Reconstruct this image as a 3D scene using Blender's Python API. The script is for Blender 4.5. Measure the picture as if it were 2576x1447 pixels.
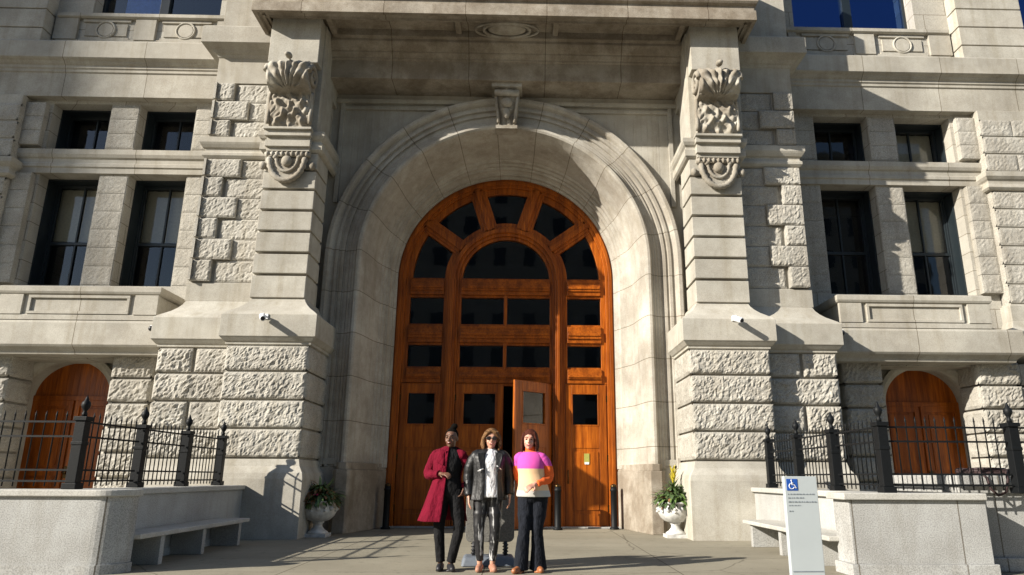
import bpy, bmesh, math, random
from mathutils import Vector, Matrix, noise
random.seed(7)
R = math.radians
sc = bpy.context.scene
for o in list(bpy.data.objects): bpy.data.objects.remove(o)
COL = sc.collection

# ------------------------------------------------------------------ camera
cd = bpy.data.cameras.new("camera"); cam = bpy.data.objects.new("camera", cd); COL.objects.link(cam)
sc.camera = cam
cd.sensor_fit = 'HORIZONTAL'; cd.sensor_width = 36.0; cd.lens = 1768/2576*36
cd.shift_x = -73/2576; cd.clip_start = 0.1; cd.clip_end = 2000
pitch, yaw, roll = R(15.1), R(-1.37), R(0.28)
F = Vector((-math.sin(yaw)*math.cos(pitch), math.cos(yaw)*math.cos(pitch), math.sin(pitch)))
Rt = Vector((math.cos(yaw), math.sin(yaw), 0)); Up = Rt.cross(F)
R2 = Rt*math.cos(roll)+Up*math.sin(roll); U2 = Up*math.cos(roll)-Rt*math.sin(roll)
M = Matrix((R2, U2, -F)).transposed().to_4x4(); M.translation = Vector((0.45, -16.5, 1.07))
cam.matrix_world = M
# ------------------------------------------------------------------ light
SUN = Vector((1.9, 1.0, -1.03)).normalized()
elev = math.asin(-SUN.z)
w = bpy.data.worlds.new("World"); sc.world = w; w.use_nodes = True
nt = w.node_tree; bg = nt.nodes["Background"]
sky = nt.nodes.new("ShaderNodeTexSky"); sky.sky_type = 'NISHITA'; sky.sun_disc = False
sky.sun_elevation = elev; sky.sun_rotation = math.atan2(-SUN.x, -SUN.y)
sky.air_density = 1.0; sky.dust_density = 0.6; sky.ozone_density = 1.6
nt.links.new(sky.outputs[0], bg.inputs[0]); bg.inputs[1].default_value = 0.078
sl = bpy.data.lights.new("sun", 'SUN'); sl.energy = 5.0; sl.angle = R(0.53); sl.color = (1.0, 0.93, 0.82)
so = bpy.data.objects.new("sun", sl); COL.objects.link(so)
so.rotation_euler = SUN.to_track_quat('-Z', 'Y').to_euler(); so.location = (-30, -20, 30)
vs = sc.view_settings; vs.view_transform = 'Standard'; vs.look = 'None'; vs.gamma = 1; vs.exposure = 0.97
vs.use_curve_mapping = False

# ------------------------------------------------------------------ materials
def nd(t, k, **kw):
    n = t.nodes.new(k)
    for a, b in kw.items(): setattr(n, a, b)
    return n
def mixc(t, fac, a, b, mode='MIX'):
    m = nd(t, 'ShaderNodeMix', data_type='RGBA', blend_type=mode)
    for i, v in ((0, fac), (6, a), (7, b)):
        if hasattr(v, 'links'): t.links.new(v, m.inputs[i])
        else: m.inputs[i].default_value = v if i == 0 else (*v, 1) if len(v) == 3 else v
    return m.outputs[2]
def mat(name):
    m = bpy.data.materials.new(name); m.use_nodes = True
    return m, m.node_tree, m.node_tree.nodes["Principled BSDF"]
def tnoise(t, vec, scale, detail=4, rough=0.55):
    n = nd(t, 'ShaderNodeTexNoise'); n.inputs['Scale'].default_value = scale
    n.inputs['Detail'].default_value = detail; n.inputs['Roughness'].default_value = rough
    if vec is not None: t.links.new(vec, n.inputs['Vector'])
    return n.outputs[0]
def ramp(t, v, stops):
    r = nd(t, 'ShaderNodeValToRGB'); t.links.new(v, r.inputs[0])
    while len(r.color_ramp.elements) < len(stops): r.color_ramp.elements.new(0.5)
    for e, (p, c) in zip(r.color_ramp.elements, stops):
        e.position = p; e.color = (*c, 1) if len(c) == 3 else c
    return r.outputs[0]
def uvec(t, sx=1, sy=1, sz=1):
    g = nd(t, 'ShaderNodeTexCoord'); mp = nd(t, 'ShaderNodeMapping')
    mp.inputs['Scale'].default_value = (sx, sy, sz); t.links.new(g.outputs['Object'], mp.inputs[0])
    return mp.outputs[0]
def stone(name, base, joint=None, stain=0.5, speck=0.12, bump=0.15, rough=0.85, grime=0.0):
    m, t, p = mat(name)
    v = uvec(t)
    big = ramp(t, tnoise(t, v, 0.7, 5), [(0.35, (0.80, 0.79, 0.78)), (0.62, (1.04, 1.03, 1.02))])
    mid = ramp(t, tnoise(t, v, 4.5, 6, 0.65), [(0.3, (0.90, 0.89, 0.87)), (0.7, (1.05, 1.05, 1.05))])
    fine = ramp(t, tnoise(t, v, 75, 2, 0.6), [(0.35, (1-speck*2.2,)*3), (0.6, (1+speck*.5,)*3)])
    streak = ramp(t, tnoise(t, uvec(t, 5, 5, 0.35), 1.0, 4, 0.6), [(0.3, (0.86, 0.84, 0.80)), (0.5, (1, 1, 1))])
    c = mixc(t, stain, base, big, 'MULTIPLY')
    c = mixc(t, 0.8, c, mid, 'MULTIPLY'); c = mixc(t, 1.0, c, fine, 'MULTIPLY')
    c = mixc(t, stain, c, streak, 'MULTIPLY')
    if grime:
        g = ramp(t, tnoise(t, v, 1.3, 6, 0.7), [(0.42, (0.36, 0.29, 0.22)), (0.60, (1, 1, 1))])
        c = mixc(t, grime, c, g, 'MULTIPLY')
    h = tnoise(t, v, 28, 5, 0.7)
    if joint:
        jw, jh, off = joint
        sp = nd(t, 'ShaderNodeSeparateXYZ'); g = nd(t, 'ShaderNodeTexCoord'); t.links.new(g.outputs['Object'], sp.inputs[0])
        ad = nd(t, 'ShaderNodeMath', operation='MULTIPLY_ADD'); t.links.new(sp.outputs[1], ad.inputs[0]); ad.inputs[1].default_value = 1.0 if jh < 10 else 0.0; t.links.new(sp.outputs[0], ad.inputs[2])
        cb = nd(t, 'ShaderNodeCombineXYZ'); t.links.new(ad.outputs[0], cb.inputs[0])
        if jw > 40: t.links.new(g.outputs['UV'], sp.inputs[0])
        a2 = nd(t, 'ShaderNodeMath', operation='ADD'); t.links.new(sp.outputs[1 if jw > 40 else 2], a2.inputs[0]); a2.inputs[1].default_value = off
        t.links.new(a2.outputs[0], cb.inputs[1])
        b = nd(t, 'ShaderNodeTexBrick'); t.links.new(cb.outputs[0], b.inputs[0])
        b.inputs['Scale'].default_value = 1; b.inputs['Brick Width'].default_value = jw; b.inputs['Row Height'].default_value = jh
        b.inputs['Mortar Size'].default_value = 0.009; b.inputs['Mortar Smooth'].default_value = 0.3
        b.inputs['Color1'].default_value = (1, 1, 1, 1); b.inputs['Color2'].default_value = (0.90, 0.89, 0.88, 1)
        b.inputs['Mortar'].default_value = (0.42, 0.38, 0.33, 1)
        c = mixc(t, 1.0, c, b.outputs[0], 'MULTIPLY')
    bp = nd(t, 'ShaderNodeBump'); bp.inputs['Strength'].default_value = bump; bp.inputs['Distance'].default_value = 0.02
    t.links.new(h, bp.inputs['Height']); t.links.new(bp.outputs[0], p.inputs['Normal'])
    t.links.new(c, p.inputs['Base Color']); p.inputs['Roughness'].default_value = rough
    p.inputs['Specular IOR Level'].default_value = 0.25
    return m
def plain(name, col, rough=0.5, metal=0.0, spec=0.5, var=0.15, scale=20, bump=0.0, bscale=80, coat=0, wrinkle=0):
    m, t, p = mat(name)
    v = uvec(t)
    n = ramp(t, tnoise(t, v, scale, 4), [(0.3, (1-var,)*3), (0.7, (1+var*.4,)*3)])
    t.links.new(mixc(t, 1.0, col, n, 'MULTIPLY'), p.inputs['Base Color'])
    p.inputs['Roughness'].default_value = rough; p.inputs['Metallic'].default_value = metal
    p.inputs['Specular IOR Level'].default_value = spec
    if coat: p.inputs['Coat Weight'].default_value = coat; p.inputs['Coat Roughness'].default_value = 0.15
    if bump:
        bp = nd(t, 'ShaderNodeBump'); bp.inputs['Strength'].default_value = bump; bp.inputs['Distance'].default_value = 0.01
        t.links.new(tnoise(t, v, bscale, 4), bp.inputs['Height']); t.links.new(bp.outputs[0], p.inputs['Normal'])
        if wrinkle:
            b2 = nd(t, 'ShaderNodeBump'); b2.inputs['Strength'].default_value = 1.0; b2.inputs['Distance'].default_value = wrinkle
            t.links.new(tnoise(t, uvec(t, 9, 9, 5), 1.0, 3, 0.6), b2.inputs['Height']); t.links.new(b2.outputs[0], bp.inputs['Normal'])
    return m
def woodmat(name, c1, c2, sz=0.6):
    m, t, p = mat(name)
    v = uvec(t, 9, 9, sz)
    g = tnoise(t, v, 3.0, 6, 0.6)
    big = ramp(t, tnoise(t, uvec(t), 1.2, 3), [(0.35, (0.82, 0.8, 0.78)), (0.65, (1.08, 1.08, 1.08))])
    c = ramp(t, g, [(0.3, c1), (0.7, c2)])
    bd = ramp(t, tnoise(t, uvec(t, 5.5, 0.1, 0.10 if sz < 2 else 4.0), 1.0, 1, 0.4), [(0.38, (0.66, 0.62, 0.58)), (0.5, (0.95, 0.95, 0.95)), (0.62, (1.18, 1.2, 1.25))])
    c = mixc(t, 0.8, c, bd, 'MULTIPLY')
    t.links.new(mixc(t, 0.8, c, big, 'MULTIPLY'), p.inputs['Base Color'])
    p.inputs['Roughness'].default_value = 0.38; p.inputs['Coat Weight'].default_value = 0.08; p.inputs['Coat Roughness'].default_value = 0.3; p.inputs['Specular IOR Level'].default_value = 0.3
    bp = nd(t, 'ShaderNodeBump'); bp.inputs['Strength'].default_value = 0.12; bp.inputs['Distance'].default_value = 0.004
    t.links.new(g, bp.inputs['Height']); t.links.new(bp.outputs[0], p.inputs['Normal'])
    return m
def glassmat(name, tint=(0.55, 0.6, 0.6), refl=1.0, wav=0.06, gc=(0.95, 0.97, 1)):
    m, t, p = mat(name); out = t.nodes['Material Output']; t.nodes.remove(p)
    tr = nd(t, 'ShaderNodeBsdfTransparent'); tr.inputs[0].default_value = (*tint, 1)
    gl = nd(t, 'ShaderNodeBsdfGlossy'); gl.inputs['Roughness'].default_value = 0.02; gl.inputs[0].default_value = (*gc, 1)
    fr = nd(t, 'ShaderNodeFresnel'); fr.inputs[0].default_value = 1.5
    mu = nd(t, 'ShaderNodeMath', operation='MULTIPLY'); t.links.new(fr.outputs[0], mu.inputs[0]); mu.inputs[1].default_value = refl; mu.use_clamp = True
    bp = nd(t, 'ShaderNodeBump'); bp.inputs['Strength'].default_value = wav; bp.inputs['Distance'].default_value = 0.02
    t.links.new(tnoise(t, uvec(t), 2.5, 2), bp.inputs['Height']); t.links.new(bp.outputs[0], gl.inputs['Normal'])
    mx = nd(t, 'ShaderNodeMixShader'); t.links.new(mu.outputs[0], mx.inputs[0]); t.links.new(tr.outputs[0], mx.inputs[1]); t.links.new(gl.outputs[0], mx.inputs[2])
    t.links.new(mx.outputs[0], out.inputs[0]); return m

SB = (0.47, 0.455, 0.405)
M_SM = stone('granite_smooth', SB, None, 1.0, 0.08, 0.08, grime=0.22)
M_ROCK = stone('granite_rock_faced', (0.47, 0.455, 0.41), None, 0.9, 0.20, 0.5, grime=0.22)
M_FIELD = stone('granite_coursed', (0.46, 0.445, 0.40), (1.15, 0.452, 0.19), 0.8, 0.12, 0.35)
M_LONG = stone('granite_long_blocks', SB, (1.9, 50, 7.0), 1.0, 0.08, 0.08, grime=0.20)
M_ARCH = stone('granite_arch', (0.49, 0.47, 0.42), (50, 0.90, 0.0), 0.9, 0.08, 0.1, grime=0.35)
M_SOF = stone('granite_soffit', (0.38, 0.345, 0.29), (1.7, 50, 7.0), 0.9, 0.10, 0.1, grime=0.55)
M_GREY = stone('granite_grey_speckled', (0.45, 0.46, 0.455), (1.25, 50, 8.0), 0.8, 0.15, 0.1, grime=0.15)
M_GCAP = stone('granite_cap', (0.47, 0.465, 0.435), None, 0.7, 0.10, 0.05)
M_CARVE = stone('carved_stone', (0.43, 0.41, 0.36), None, 0.8, 0.08, 0.3, grime=0.6)
M_WOOD = woodmat('varnished_oak', (0.18, 0.036, 0.002), (0.44, 0.116, 0.008))
M_WOODH = woodmat('varnished_oak_rails', (0.17, 0.035, 0.002), (0.40, 0.104, 0.007), 6)
M_GLASS = glassmat('window_glass', (0.8, 0.83, 0.82), 1.3, 0.03)
M_GLASSB = glassmat('upper_window_glass', (0.15, 0.18, 0.25), 9.0, gc=(0.09, 0.19, 0.50))
M_FRAME = plain('dark_green_sash_paint', (0.012, 0.018, 0.022), 0.4)
M_BLIND = plain('roller_blind', (0.62, 0.56, 0.44), 0.9)
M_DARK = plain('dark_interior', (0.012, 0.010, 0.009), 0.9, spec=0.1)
M_IRON = plain('black_painted_iron', (0.006, 0.007, 0.008), 0.55, spec=0.2, bump=0.2)
M_WHITE = plain('white_painted_stone', (0.56, 0.56, 0.54), 0.6, var=0.35, scale=9, bump=0.25)
M_SIGN = plain('white_enamel_sign', (0.41, 0.45, 0.465), 0.45, var=0.05, scale=3)
M_BLUE = plain('sign_blue', (0.015, 0.08, 0.36), 0.45)
M_TEXT = plain('sign_lettering', (0.20, 0.23, 0.26), 0.6)
M_WHT = plain('white_plastic', (0.75, 0.76, 0.78), 0.35, var=0.05)
M_BPL = plain('black_plastic', (0.015, 0.015, 0.018), 0.5)
M_YEL = plain('yellow_sticker', (0.34, 0.33, 0.07), 0.6)
M_BRASS = plain('dark_bronze', (0.08, 0.05, 0.02), 0.35, metal=0.9)

# ------------------------------------------------------------------ mesh helpers
class MB:
    def __init__(s): s.bm = bmesh.new()
    def face(s, vs, smooth=False, mi=0):
        try: f = s.bm.faces.new([s.bm.verts.new(v) for v in vs]); f.smooth = smooth; f.material_index = mi; return f
        except Exception: return None
    def box(s, x0, x1, y0, y1, z0, z1, mi=0):
        v = [s.bm.verts.new(p) for p in ((x0,y0,z0),(x1,y0,z0),(x1,y1,z0),(x0,y1,z0),(x0,y0,z1),(x1,y0,z1),(x1,y1,z1),(x0,y1,z1))]
        for q in ((3,2,1,0),(4,5,6,7),(0,1,5,4),(1,2,6,5),(2,3,7,6),(3,0,4,7)):
            s.bm.faces.new([v[i] for i in q]).material_index = mi
        return s
    def hexa(s, lo, hi, mi=0):      # two quads (4 pts each) -> solid
        v = [s.bm.verts.new(p) for p in (*lo, *hi)]
        for q in ((3,2,1,0),(4,5,6,7),(0,1,5,4),(1,2,6,5),(2,3,7,6),(3,0,4,7)):
            s.bm.faces.new([v[i] for i in q]).material_index = mi
        return s
    def grid(s, rows, smooth=True, closed=False, mi=0):
        V = [[s.bm.verts.new(p) for p in r] for r in rows]
        n = len(V[0])
        for a, b in zip(V, V[1:]):
            for i in range(n if closed else n-1):
                j = (i+1) % n
                try: f = s.bm.faces.new((a[i], a[j], b[j], b[i])); f.smooth = smooth; f.material_index = mi
                except Exception: pass
        return V
    def cap(s, ring, mi=0, smooth=False):
        try: f = s.bm.faces.new(ring); f.material_index = mi; f.smooth = smooth
        except Exception: pass
    def prism(s, poly, d, mi=0):     # poly: list of 3D pts, extruded by vector d
        d = Vector(d); a = [s.bm.verts.new(p) for p in poly]; b = [s.bm.verts.new(Vector(p)+d) for p in poly]
        s.cap(a[::-1], mi); s.cap(b, mi)
        n = len(a)
        for i in range(n):
            j = (i+1) % n; s.cap((a[i], a[j], b[j], b[i]), mi)
        return s
    def sweep(s, path, prof, mi=0, caps=True):   # outward = right-hand side of travel; prof (out, z) bottom->top
        P = [Vector((a, b)) for a, b in path]; nn = []
        for i in range(len(P)):
            ns = []
            if i > 0: d = (P[i]-P[i-1]).normalized(); ns.append(Vector((d.y, -d.x)))
            if i < len(P)-1: d = (P[i+1]-P[i]).normalized(); ns.append(Vector((d.y, -d.x)))
            nn.append(ns[0] if len(ns) == 1 else (ns[0]+ns[1])/(1+ns[0].dot(ns[1])))
        rows = [[(p.x+n.x*o, p.y+n.y*o, z) for o, z in prof] for p, n in zip(P, nn)]
        V = s.grid(rows, False, False, mi)
        if caps:
            s.cap(V[0], mi); s.cap(V[-1][::-1], mi)
        return V
    def tube(s, pts, r, seg=8, mi=0, caps=True, smooth=True):
        pts = [Vector(p) for p in pts]; n = len(pts)
        rr = r if isinstance(r, (list, tuple)) else [r]*n
        rows = []; prev = None
        for i, p in enumerate(pts):
            d = (pts[min(i+1, n-1)]-pts[max(i-1, 0)])
            if d.length < 1e-9: d = Vector((0, 0, 1))
            d.normalize()
            if prev is None:
                a = d.cross(Vector((0, 0, 1)) if abs(d.z) < 0.9 else Vector((1, 0, 0))).normalized()
            else:
                a = (prev-d*prev.dot(d)).normalized()
            prev = a; b = d.cross(a)
            rows.append([p+(a*math.cos(q)+b*math.sin(q))*rr[i] for q in (2*math.pi*k/seg for k in range(seg))])
        V = s.grid(rows, smooth, True, mi)
        if caps: s.cap(V[0], mi); s.cap(V[-1][::-1], mi)
        return V
    def lathe(s, prof, seg=28, c=(0, 0, 0), mi=0, fn=None):
        rows = []
        for r, z in prof:
            row = []
            for k in range(seg):
                q = 2*math.pi*k/seg; rr = r*(1+(fn(q, z) if fn else 0))
                row.append((c[0]+rr*math.cos(q), c[1]+rr*math.sin(q), c[2]+z))
            rows.append(row)
        V = s.grid(rows, True, True, mi); s.cap(V[0], mi); s.cap(V[-1][::-1], mi); return s
    def ell(s, c, r, seg=20, rings=12, rot=None, fn=None, mi=0):
        c = Vector(c); rows = []
        for i in range(rings+1):
            a = math.pi*i/rings - math.pi/2; a = max(-1.5705, min(1.5705, a)); row = []
            for k in range(seg):
                q = 2*math.pi*k/seg
                n = Vector((math.cos(a)*math.cos(q), math.cos(a)*math.sin(q), math.sin(a)))
                v = Vector((n.x*r[0], n.y*r[1], n.z*r[2]))
                if fn: v *= 1+fn(n)
                if rot: v = rot @ v
                row.append(c+v)
            rows.append(row)
        V = s.grid(rows, True, True, mi); s.cap(V[0], mi); s.cap(V[-1][::-1], mi); return s
    def limb(s, pts, radii, seg=14, mi=0):       # tube with round ends
        P = [Vector(p) for p in pts]; out = []; rr = []
        d0 = (P[0]-P[1]).normalized(); d1 = (P[-1]-P[-2]).normalized()
        for a in (80, 55, 30): out.append(P[0]+d0*radii[0]*math.sin(R(a))); rr.append(radii[0]*math.cos(R(a)))
        out += P; rr += list(radii)
        for a in (30, 55, 80): out.append(P[-1]+d1*radii[-1]*math.sin(R(a))); rr.append(radii[-1]*math.cos(R(a)))
        s.tube(out, rr, seg, mi); return s
    def rock(s, o, u, v, n, wd, ht, amp=0.06, cell=0.04, mar=0.035, seed=0, back=0.12, mi=0):
        """rock-faced block: o corner, u/v unit axes, n outward"""
        o, u, v, n = Vector(o), Vector(u), Vector(v), Vector(n)
        nx = max(3, int(wd/cell)); nz = max(3, int(ht/cell)); rows = []
        sd = Vector((seed*3.7, seed*1.3, seed*7.1))
        for j in range(nz+1):
            row = []
            for i in range(nx+1):
                a, b = wd*i/nx, ht*j/nz
                e = min(a, b, wd-a, ht-b); k = min(1, e/mar); k = k*k*(3-2*k)
                p = o+u*a+v*b
                vd = noise.voronoi(p*Vector((7.5, 7.5, 5.0)) if False else Vector((p.x*13, p.y*13, p.z*8))+sd)[0]
                h = 0.48+0.38*noise.noise(p*3.1+sd)+0.42*(vd[1]-vd[0])+0.36*noise.noise(p*16+sd)+0.30*noise.noise(p*33+sd)
                row.append(p+n*(amp*k*max(0.05, h)))
            rows.append(row)
        s.grid(rows, False, False, mi)
        A = [o, o+u*wd, o+u*wd+v*ht, o+v*ht]; B = [p-n*back for p in A]
        for i in range(4):
            j = (i+1) % 4; s.face((A[i], B[i], B[j], A[j]), mi=mi)
        return s

def link(name, mb, m, parent=None, loc=None, mods=(), kind=None, label=None, fixn=True):
    bm = mb.bm if isinstance(mb, MB) else mb
    if fixn: bmesh.ops.recalc_face_normals(bm, faces=bm.faces)
    me = bpy.data.meshes.new(name); bm.to_mesh(me); bm.free()
    for q in (m if isinstance(m, (list, tuple)) else [m]): me.materials.append(q)
    o = bpy.data.objects.new(name, me); COL.objects.link(o)
    if parent: o.parent = parent
    if loc: o.location = loc
    for k, a in mods:
        md = o.modifiers.new(k.lower(), k)
        for x, y in a.items(): setattr(md, x, y)
    if kind: o['kind'] = kind
    if label: o['label'] = label
    return o
BEV = [('BEVEL', dict(width=0.012, segments=2, limit_method='ANGLE', angle_limit=R(35)))]
BEV2 = [('BEVEL', dict(width=0.006, segments=2, limit_method='ANGLE', angle_limit=R(35)))]
def thing(name, label, cat, loc=(0, 0, 0), rz=0, group=None):
    o = bpy.data.objects.new(name, None); COL.objects.link(o); o.empty_display_size = 0.2
    o.location = loc; o.rotation_euler = (0, 0, rz); o['label'] = label; o['category'] = cat
    if group: o['group'] = group
    return o
def copy_tree(o, parent=None):
    c = o.copy(); COL.objects.link(c)
    if parent: c.parent = parent
    for ch in list(o.children): copy_tree(ch, c)
    return c
def mir(path): return [(-x, y) for x, y in reversed(path)]

# ------------------------------------------------------------------ ground
def ground():
    m, t, p = mat('concrete_paving')
    v = uvec(t)
    b = nd(t, 'ShaderNodeTexBrick'); t.links.new(v, b.inputs[0]); b.offset = 0.0
    b.inputs['Scale'].default_value = 1; b.inputs['Brick Width'].default_value = 2.3; b.inputs['Row Height'].default_value = 1.55
    b.inputs['Mortar Size'].default_value = 0.008; b.inputs['Color1'].default_value = (1, 1, 1, 1); b.inputs['Color2'].default_value = (0.93, 0.93, 0.92, 1)
    b.inputs['Mortar'].default_value = (0.35, 0.33, 0.3, 1)
    big = ramp(t, tnoise(t, v, 0.6, 6, 0.65), [(0.35, (0.80, 0.79, 0.77)), (0.65, (1.05, 1.05, 1.04))])
    fine = ramp(t, tnoise(t, v, 60, 3, 0.6), [(0.3, (0.84,)*3), (0.65, (1.05,)*3)])
    spots = ramp(t, tnoise(t, v, 6, 4, 0.7), [(0.30, (0.62, 0.61, 0.59)), (0.42, (1, 1, 1))])
    vo = nd(t, 'ShaderNodeTexVoronoi'); vo.feature = 'DISTANCE_TO_EDGE'; vo.inputs['Scale'].default_value = 0.28
    wv = nd(t, 'ShaderNodeMix', data_type='VECTOR'); wv.inputs[0].default_value = 0.12; t.links.new(v, wv.inputs[4])
    nn = nd(t, 'ShaderNodeTexNoise'); nn.inputs['Scale'].default_value = 2.0; t.links.new(v, nn.inputs['Vector']); t.links.new(nn.outputs[1], wv.inputs[5]); t.links.new(wv.outputs[1], vo.inputs['Vector'])
    crack = ramp(t, vo.outputs[0], [(0.0, (0.45, 0.43, 0.40)), (0.0035, (1, 1, 1))])
    gum = nd(t, 'ShaderNodeTexVoronoi'); gum.inputs['Scale'].default_value = 1.6; t.links.new(v, gum.inputs['Vector'])
    gums = ramp(t, gum.outputs[0], [(0.035, (0.5, 0.49, 0.47)), (0.05, (1, 1, 1))])
    c = mixc(t, 1.0, (0.285, 0.262, 0.205), b.outputs[0], 'MULTIPLY')
    for q in (big, fine, spots, crack, gums): c = mixc(t, 0.9, c, q, 'MULTIPLY')
    t.links.new(c, p.inputs['Base Color']); p.inputs['Roughness'].default_value = 0.9; p.inputs['Specular IOR Level'].default_value = 0.2
    bp = nd(t, 'ShaderNodeBump'); bp.inputs['Strength'].default_value = 0.25; bp.inputs['Distance'].default_value = 0.01
    t.links.new(tnoise(t, v, 40, 5), bp.inputs['Height']); t.links.new(bp.outputs[0], p.inputs['Normal'])
    g = MB(); g.face([(-300, -300, 0), (300, -300, 0), (300, 300, 0), (-300, 300, 0)])
    link('ground', g, m, kind='structure')
    ms = plain('street_asphalt', (0.05, 0.05, 0.052), 0.9, var=0.3, scale=3, bump=0.3)
    g = MB(); g.box(-300, 300, -46, -22, -0.05, 0.004); link('street', g, ms, kind='structure')
ground()

# ================================================================== BUILDING
B = thing('stone_building', 'grand pale granite civic building with arched wooden entrance and rusticated piers', 'building')

# ---- back masonry with openings
def arch_pts(cx, rx, ry, spring, n=24):
    return [(cx-rx*math.cos(math.pi*i/n), spring+ry*math.sin(math.pi*i/n)) for i in range(n+1)]
def arch_wall(mb, x0, x1, z0, z1, yf, yb, cx, rx, ry, spring):
    pts = arch_pts(cx, rx, ry, spring, 32)
    for i in range(32):
        (xa, za), (xb, zb) = pts[i], pts[i+1]
        mb.hexa([(xa, yf, za), (xb, yf, zb), (xb, yb, zb), (xa, yb, za)], [(xa, yf, z1), (xb, yf, z1), (xb, yb, z1), (xa, yb, z1)])
    mb.box(x0, cx-rx, yf, yb, z0, z1); mb.box(cx+rx, x1, yf, yb, z0, z1)

for s in (-1, 1):
    mb = MB()
    def bx(xa, xb, *a): mb.box(*( (xa, xb) if s > 0 else (-xb, -xa)), *a)
    # door storey
    arch_wall(mb, *((6.3, 11.25) if s > 0 else (-11.25, -6.3)), 0, 3.5, -1.3, -0.8, s*9.22, 0.96, 0.80, 2.66)
    bx(6.3, 11.25, -1.3, -0.8, 3.5, 5.1)
    for xa, xb in ((6.3, 7.38), (8.70, 9.36), (10.72, 11.25)): bx(xa, xb, -1.3, -0.8, 5.1, 7.75); bx(xa, xb, -1.3, -0.8, 8.36, 9.55)
    bx(6.3, 11.25, -1.3, -0.8, 9.55, 11.9)
    for xa, xb in ((6.3, 7.15), (10.25, 12.75), (15.2, 18)): bx(xa, xb, -1.3, -0.8, 11.9, 15)
    bx(11.25, 18, -1.3, -0.8, 0, 11.9); bx(6.3, 18, -1.3, -0.8, 15, 20)
    link('wall', mb, M_FIELD, B)

# rock-faced stones of mullions and window jambs
sd = 0
for s in (-1, 1):
    for xa, xb in ((6.42, 7.36), (8.72, 9.34)):
        for z0, z1, n in ((5.12, 7.72, 6), (8.42, 9.53, 3)):
            h = (z1-z0)/n; mb = MB()
            for i in range(n):
                sd += 1; a, b = (xa, xb) if s > 0 else (-xb, -xa)
                mb.rock((a, -1.31, z0+i*h+0.006), (1, 0, 0), (0, 0, 1), (0, -1, 0), b-a, h-0.012, 0.012, 0.05, 0.03, sd, 0.1)
            link('mullion_stones', mb, M_ROCK, B)

# spandrel wall behind the arch
mb = MB(); arch_wall(mb, -4.1, 4.1, 0, 9.6, -1.88, -0.6, 0, 3.5, 3.5, 5.70)
for s in (-1, 1):
    a, b = sorted((s*3.70, s*3.80)); mb.box(a, b, -1.94, -1.87, 6.9, 9.33)
    a, b = sorted((s*3.98, s*4.06)); mb.box(a, b, -1.97, -1.87, 1.6, 9.33)
    a, b = sorted((s*3.25, s*4.1)); mb.box(a, b, -2.02, -1.87, 0, 0.78); mb.box(a, b, -1.96, -1.87, 0.78, 1.30); mb.box(a, b, -1.99, -1.87, 1.30, 1.42)
mb.box(-4.1, 4.1, -1.97, -1.87, 9.33, 9.43); mb.box(-3.7, 3.7, -1.94, -1.87, 9.18, 9.26)
link('spandrel_wall', mb, M_SM, B, mods=BEV2)

# ---- archivolt / jambs
prof = [(2.55, -0.34), (2.55, -0.46), (2.60, -0.48), (2.60, -0.57), (2.64, -0.59), (2.67, -0.65), (2.67, -0.74), (2.72, -0.76), (2.72, -0.84), (2.77, -0.87), (2.78, -0.95), (2.82, -0.98), (2.83, -1.05),
        (2.88, -1.2), (2.93, -1.55), (2.98, -1.85), (3.03, -2.03), (3.05, -2.10), (3.09, -2.13), (3.14, -2.13), (3.16, -2.08), (3.19, -2.04), (3.23, -2.04), (3.25, -2.00), (3.30, -2.00),
        (3.32, -1.97), (3.38, -1.97), (3.39, -1.94), (3.43, -1.94), (3.44, -1.985), (3.50, -1.985), (3.51, -1.96), (3.55, -1.96), (3.56, -2.02), (3.62, -2.02), (3.64, -1.99), (3.68, -1.99), (3.71, -2.06), (3.75, -2.10), (3.82, -2.10), (3.85, -2.06), (3.87, -1.98), (3.87, -1.86)]
mb = MB(); rows = []
SPR = 5.61
def sz(y): return SPR
for z in (1.25, 3.5, SPR-0.2): rows.append([(-r, y, z) for r, y in prof])
for i in range(0, 65):
    a = math.pi*i/64; rows.append([(-r*math.cos(a), y, sz(y)+r*math.sin(a)) for r, y in prof])
for z in (SPR-0.2, 3.5, 1.25): rows.append([(r, y, z) for r, y in prof])
V = mb.grid(rows, False)
uvl = mb.bm.loops.layers.uv.new('UVMap'); plen = {}
acc = 0.0
for i, r in enumerate(V):
    if i: acc += (Vector(rows[i][18])-Vector(rows[i-1][18])).length
    for v_ in r: plen[v_] = acc
for f_ in mb.bm.faces:
    for l_ in f_.loops: l_[uvl].uv = (0.5, 0.0 if l_.vert not in plen else plen[l_.vert]/1.0)
link('arch_moulding', mb, M_ARCH, B)
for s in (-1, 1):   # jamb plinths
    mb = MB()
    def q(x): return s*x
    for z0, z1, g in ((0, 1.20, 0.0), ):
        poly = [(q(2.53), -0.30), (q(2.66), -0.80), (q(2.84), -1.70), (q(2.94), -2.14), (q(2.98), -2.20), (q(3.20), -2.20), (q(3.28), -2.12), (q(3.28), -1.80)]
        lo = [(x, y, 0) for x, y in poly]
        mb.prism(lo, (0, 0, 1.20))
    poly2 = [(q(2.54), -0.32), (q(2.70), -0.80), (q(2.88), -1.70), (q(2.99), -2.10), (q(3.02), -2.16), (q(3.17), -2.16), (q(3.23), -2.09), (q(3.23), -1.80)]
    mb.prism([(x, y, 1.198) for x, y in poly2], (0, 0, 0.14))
    link('arch_jamb_base', mb, M_SOF, B, mods=BEV)

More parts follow.
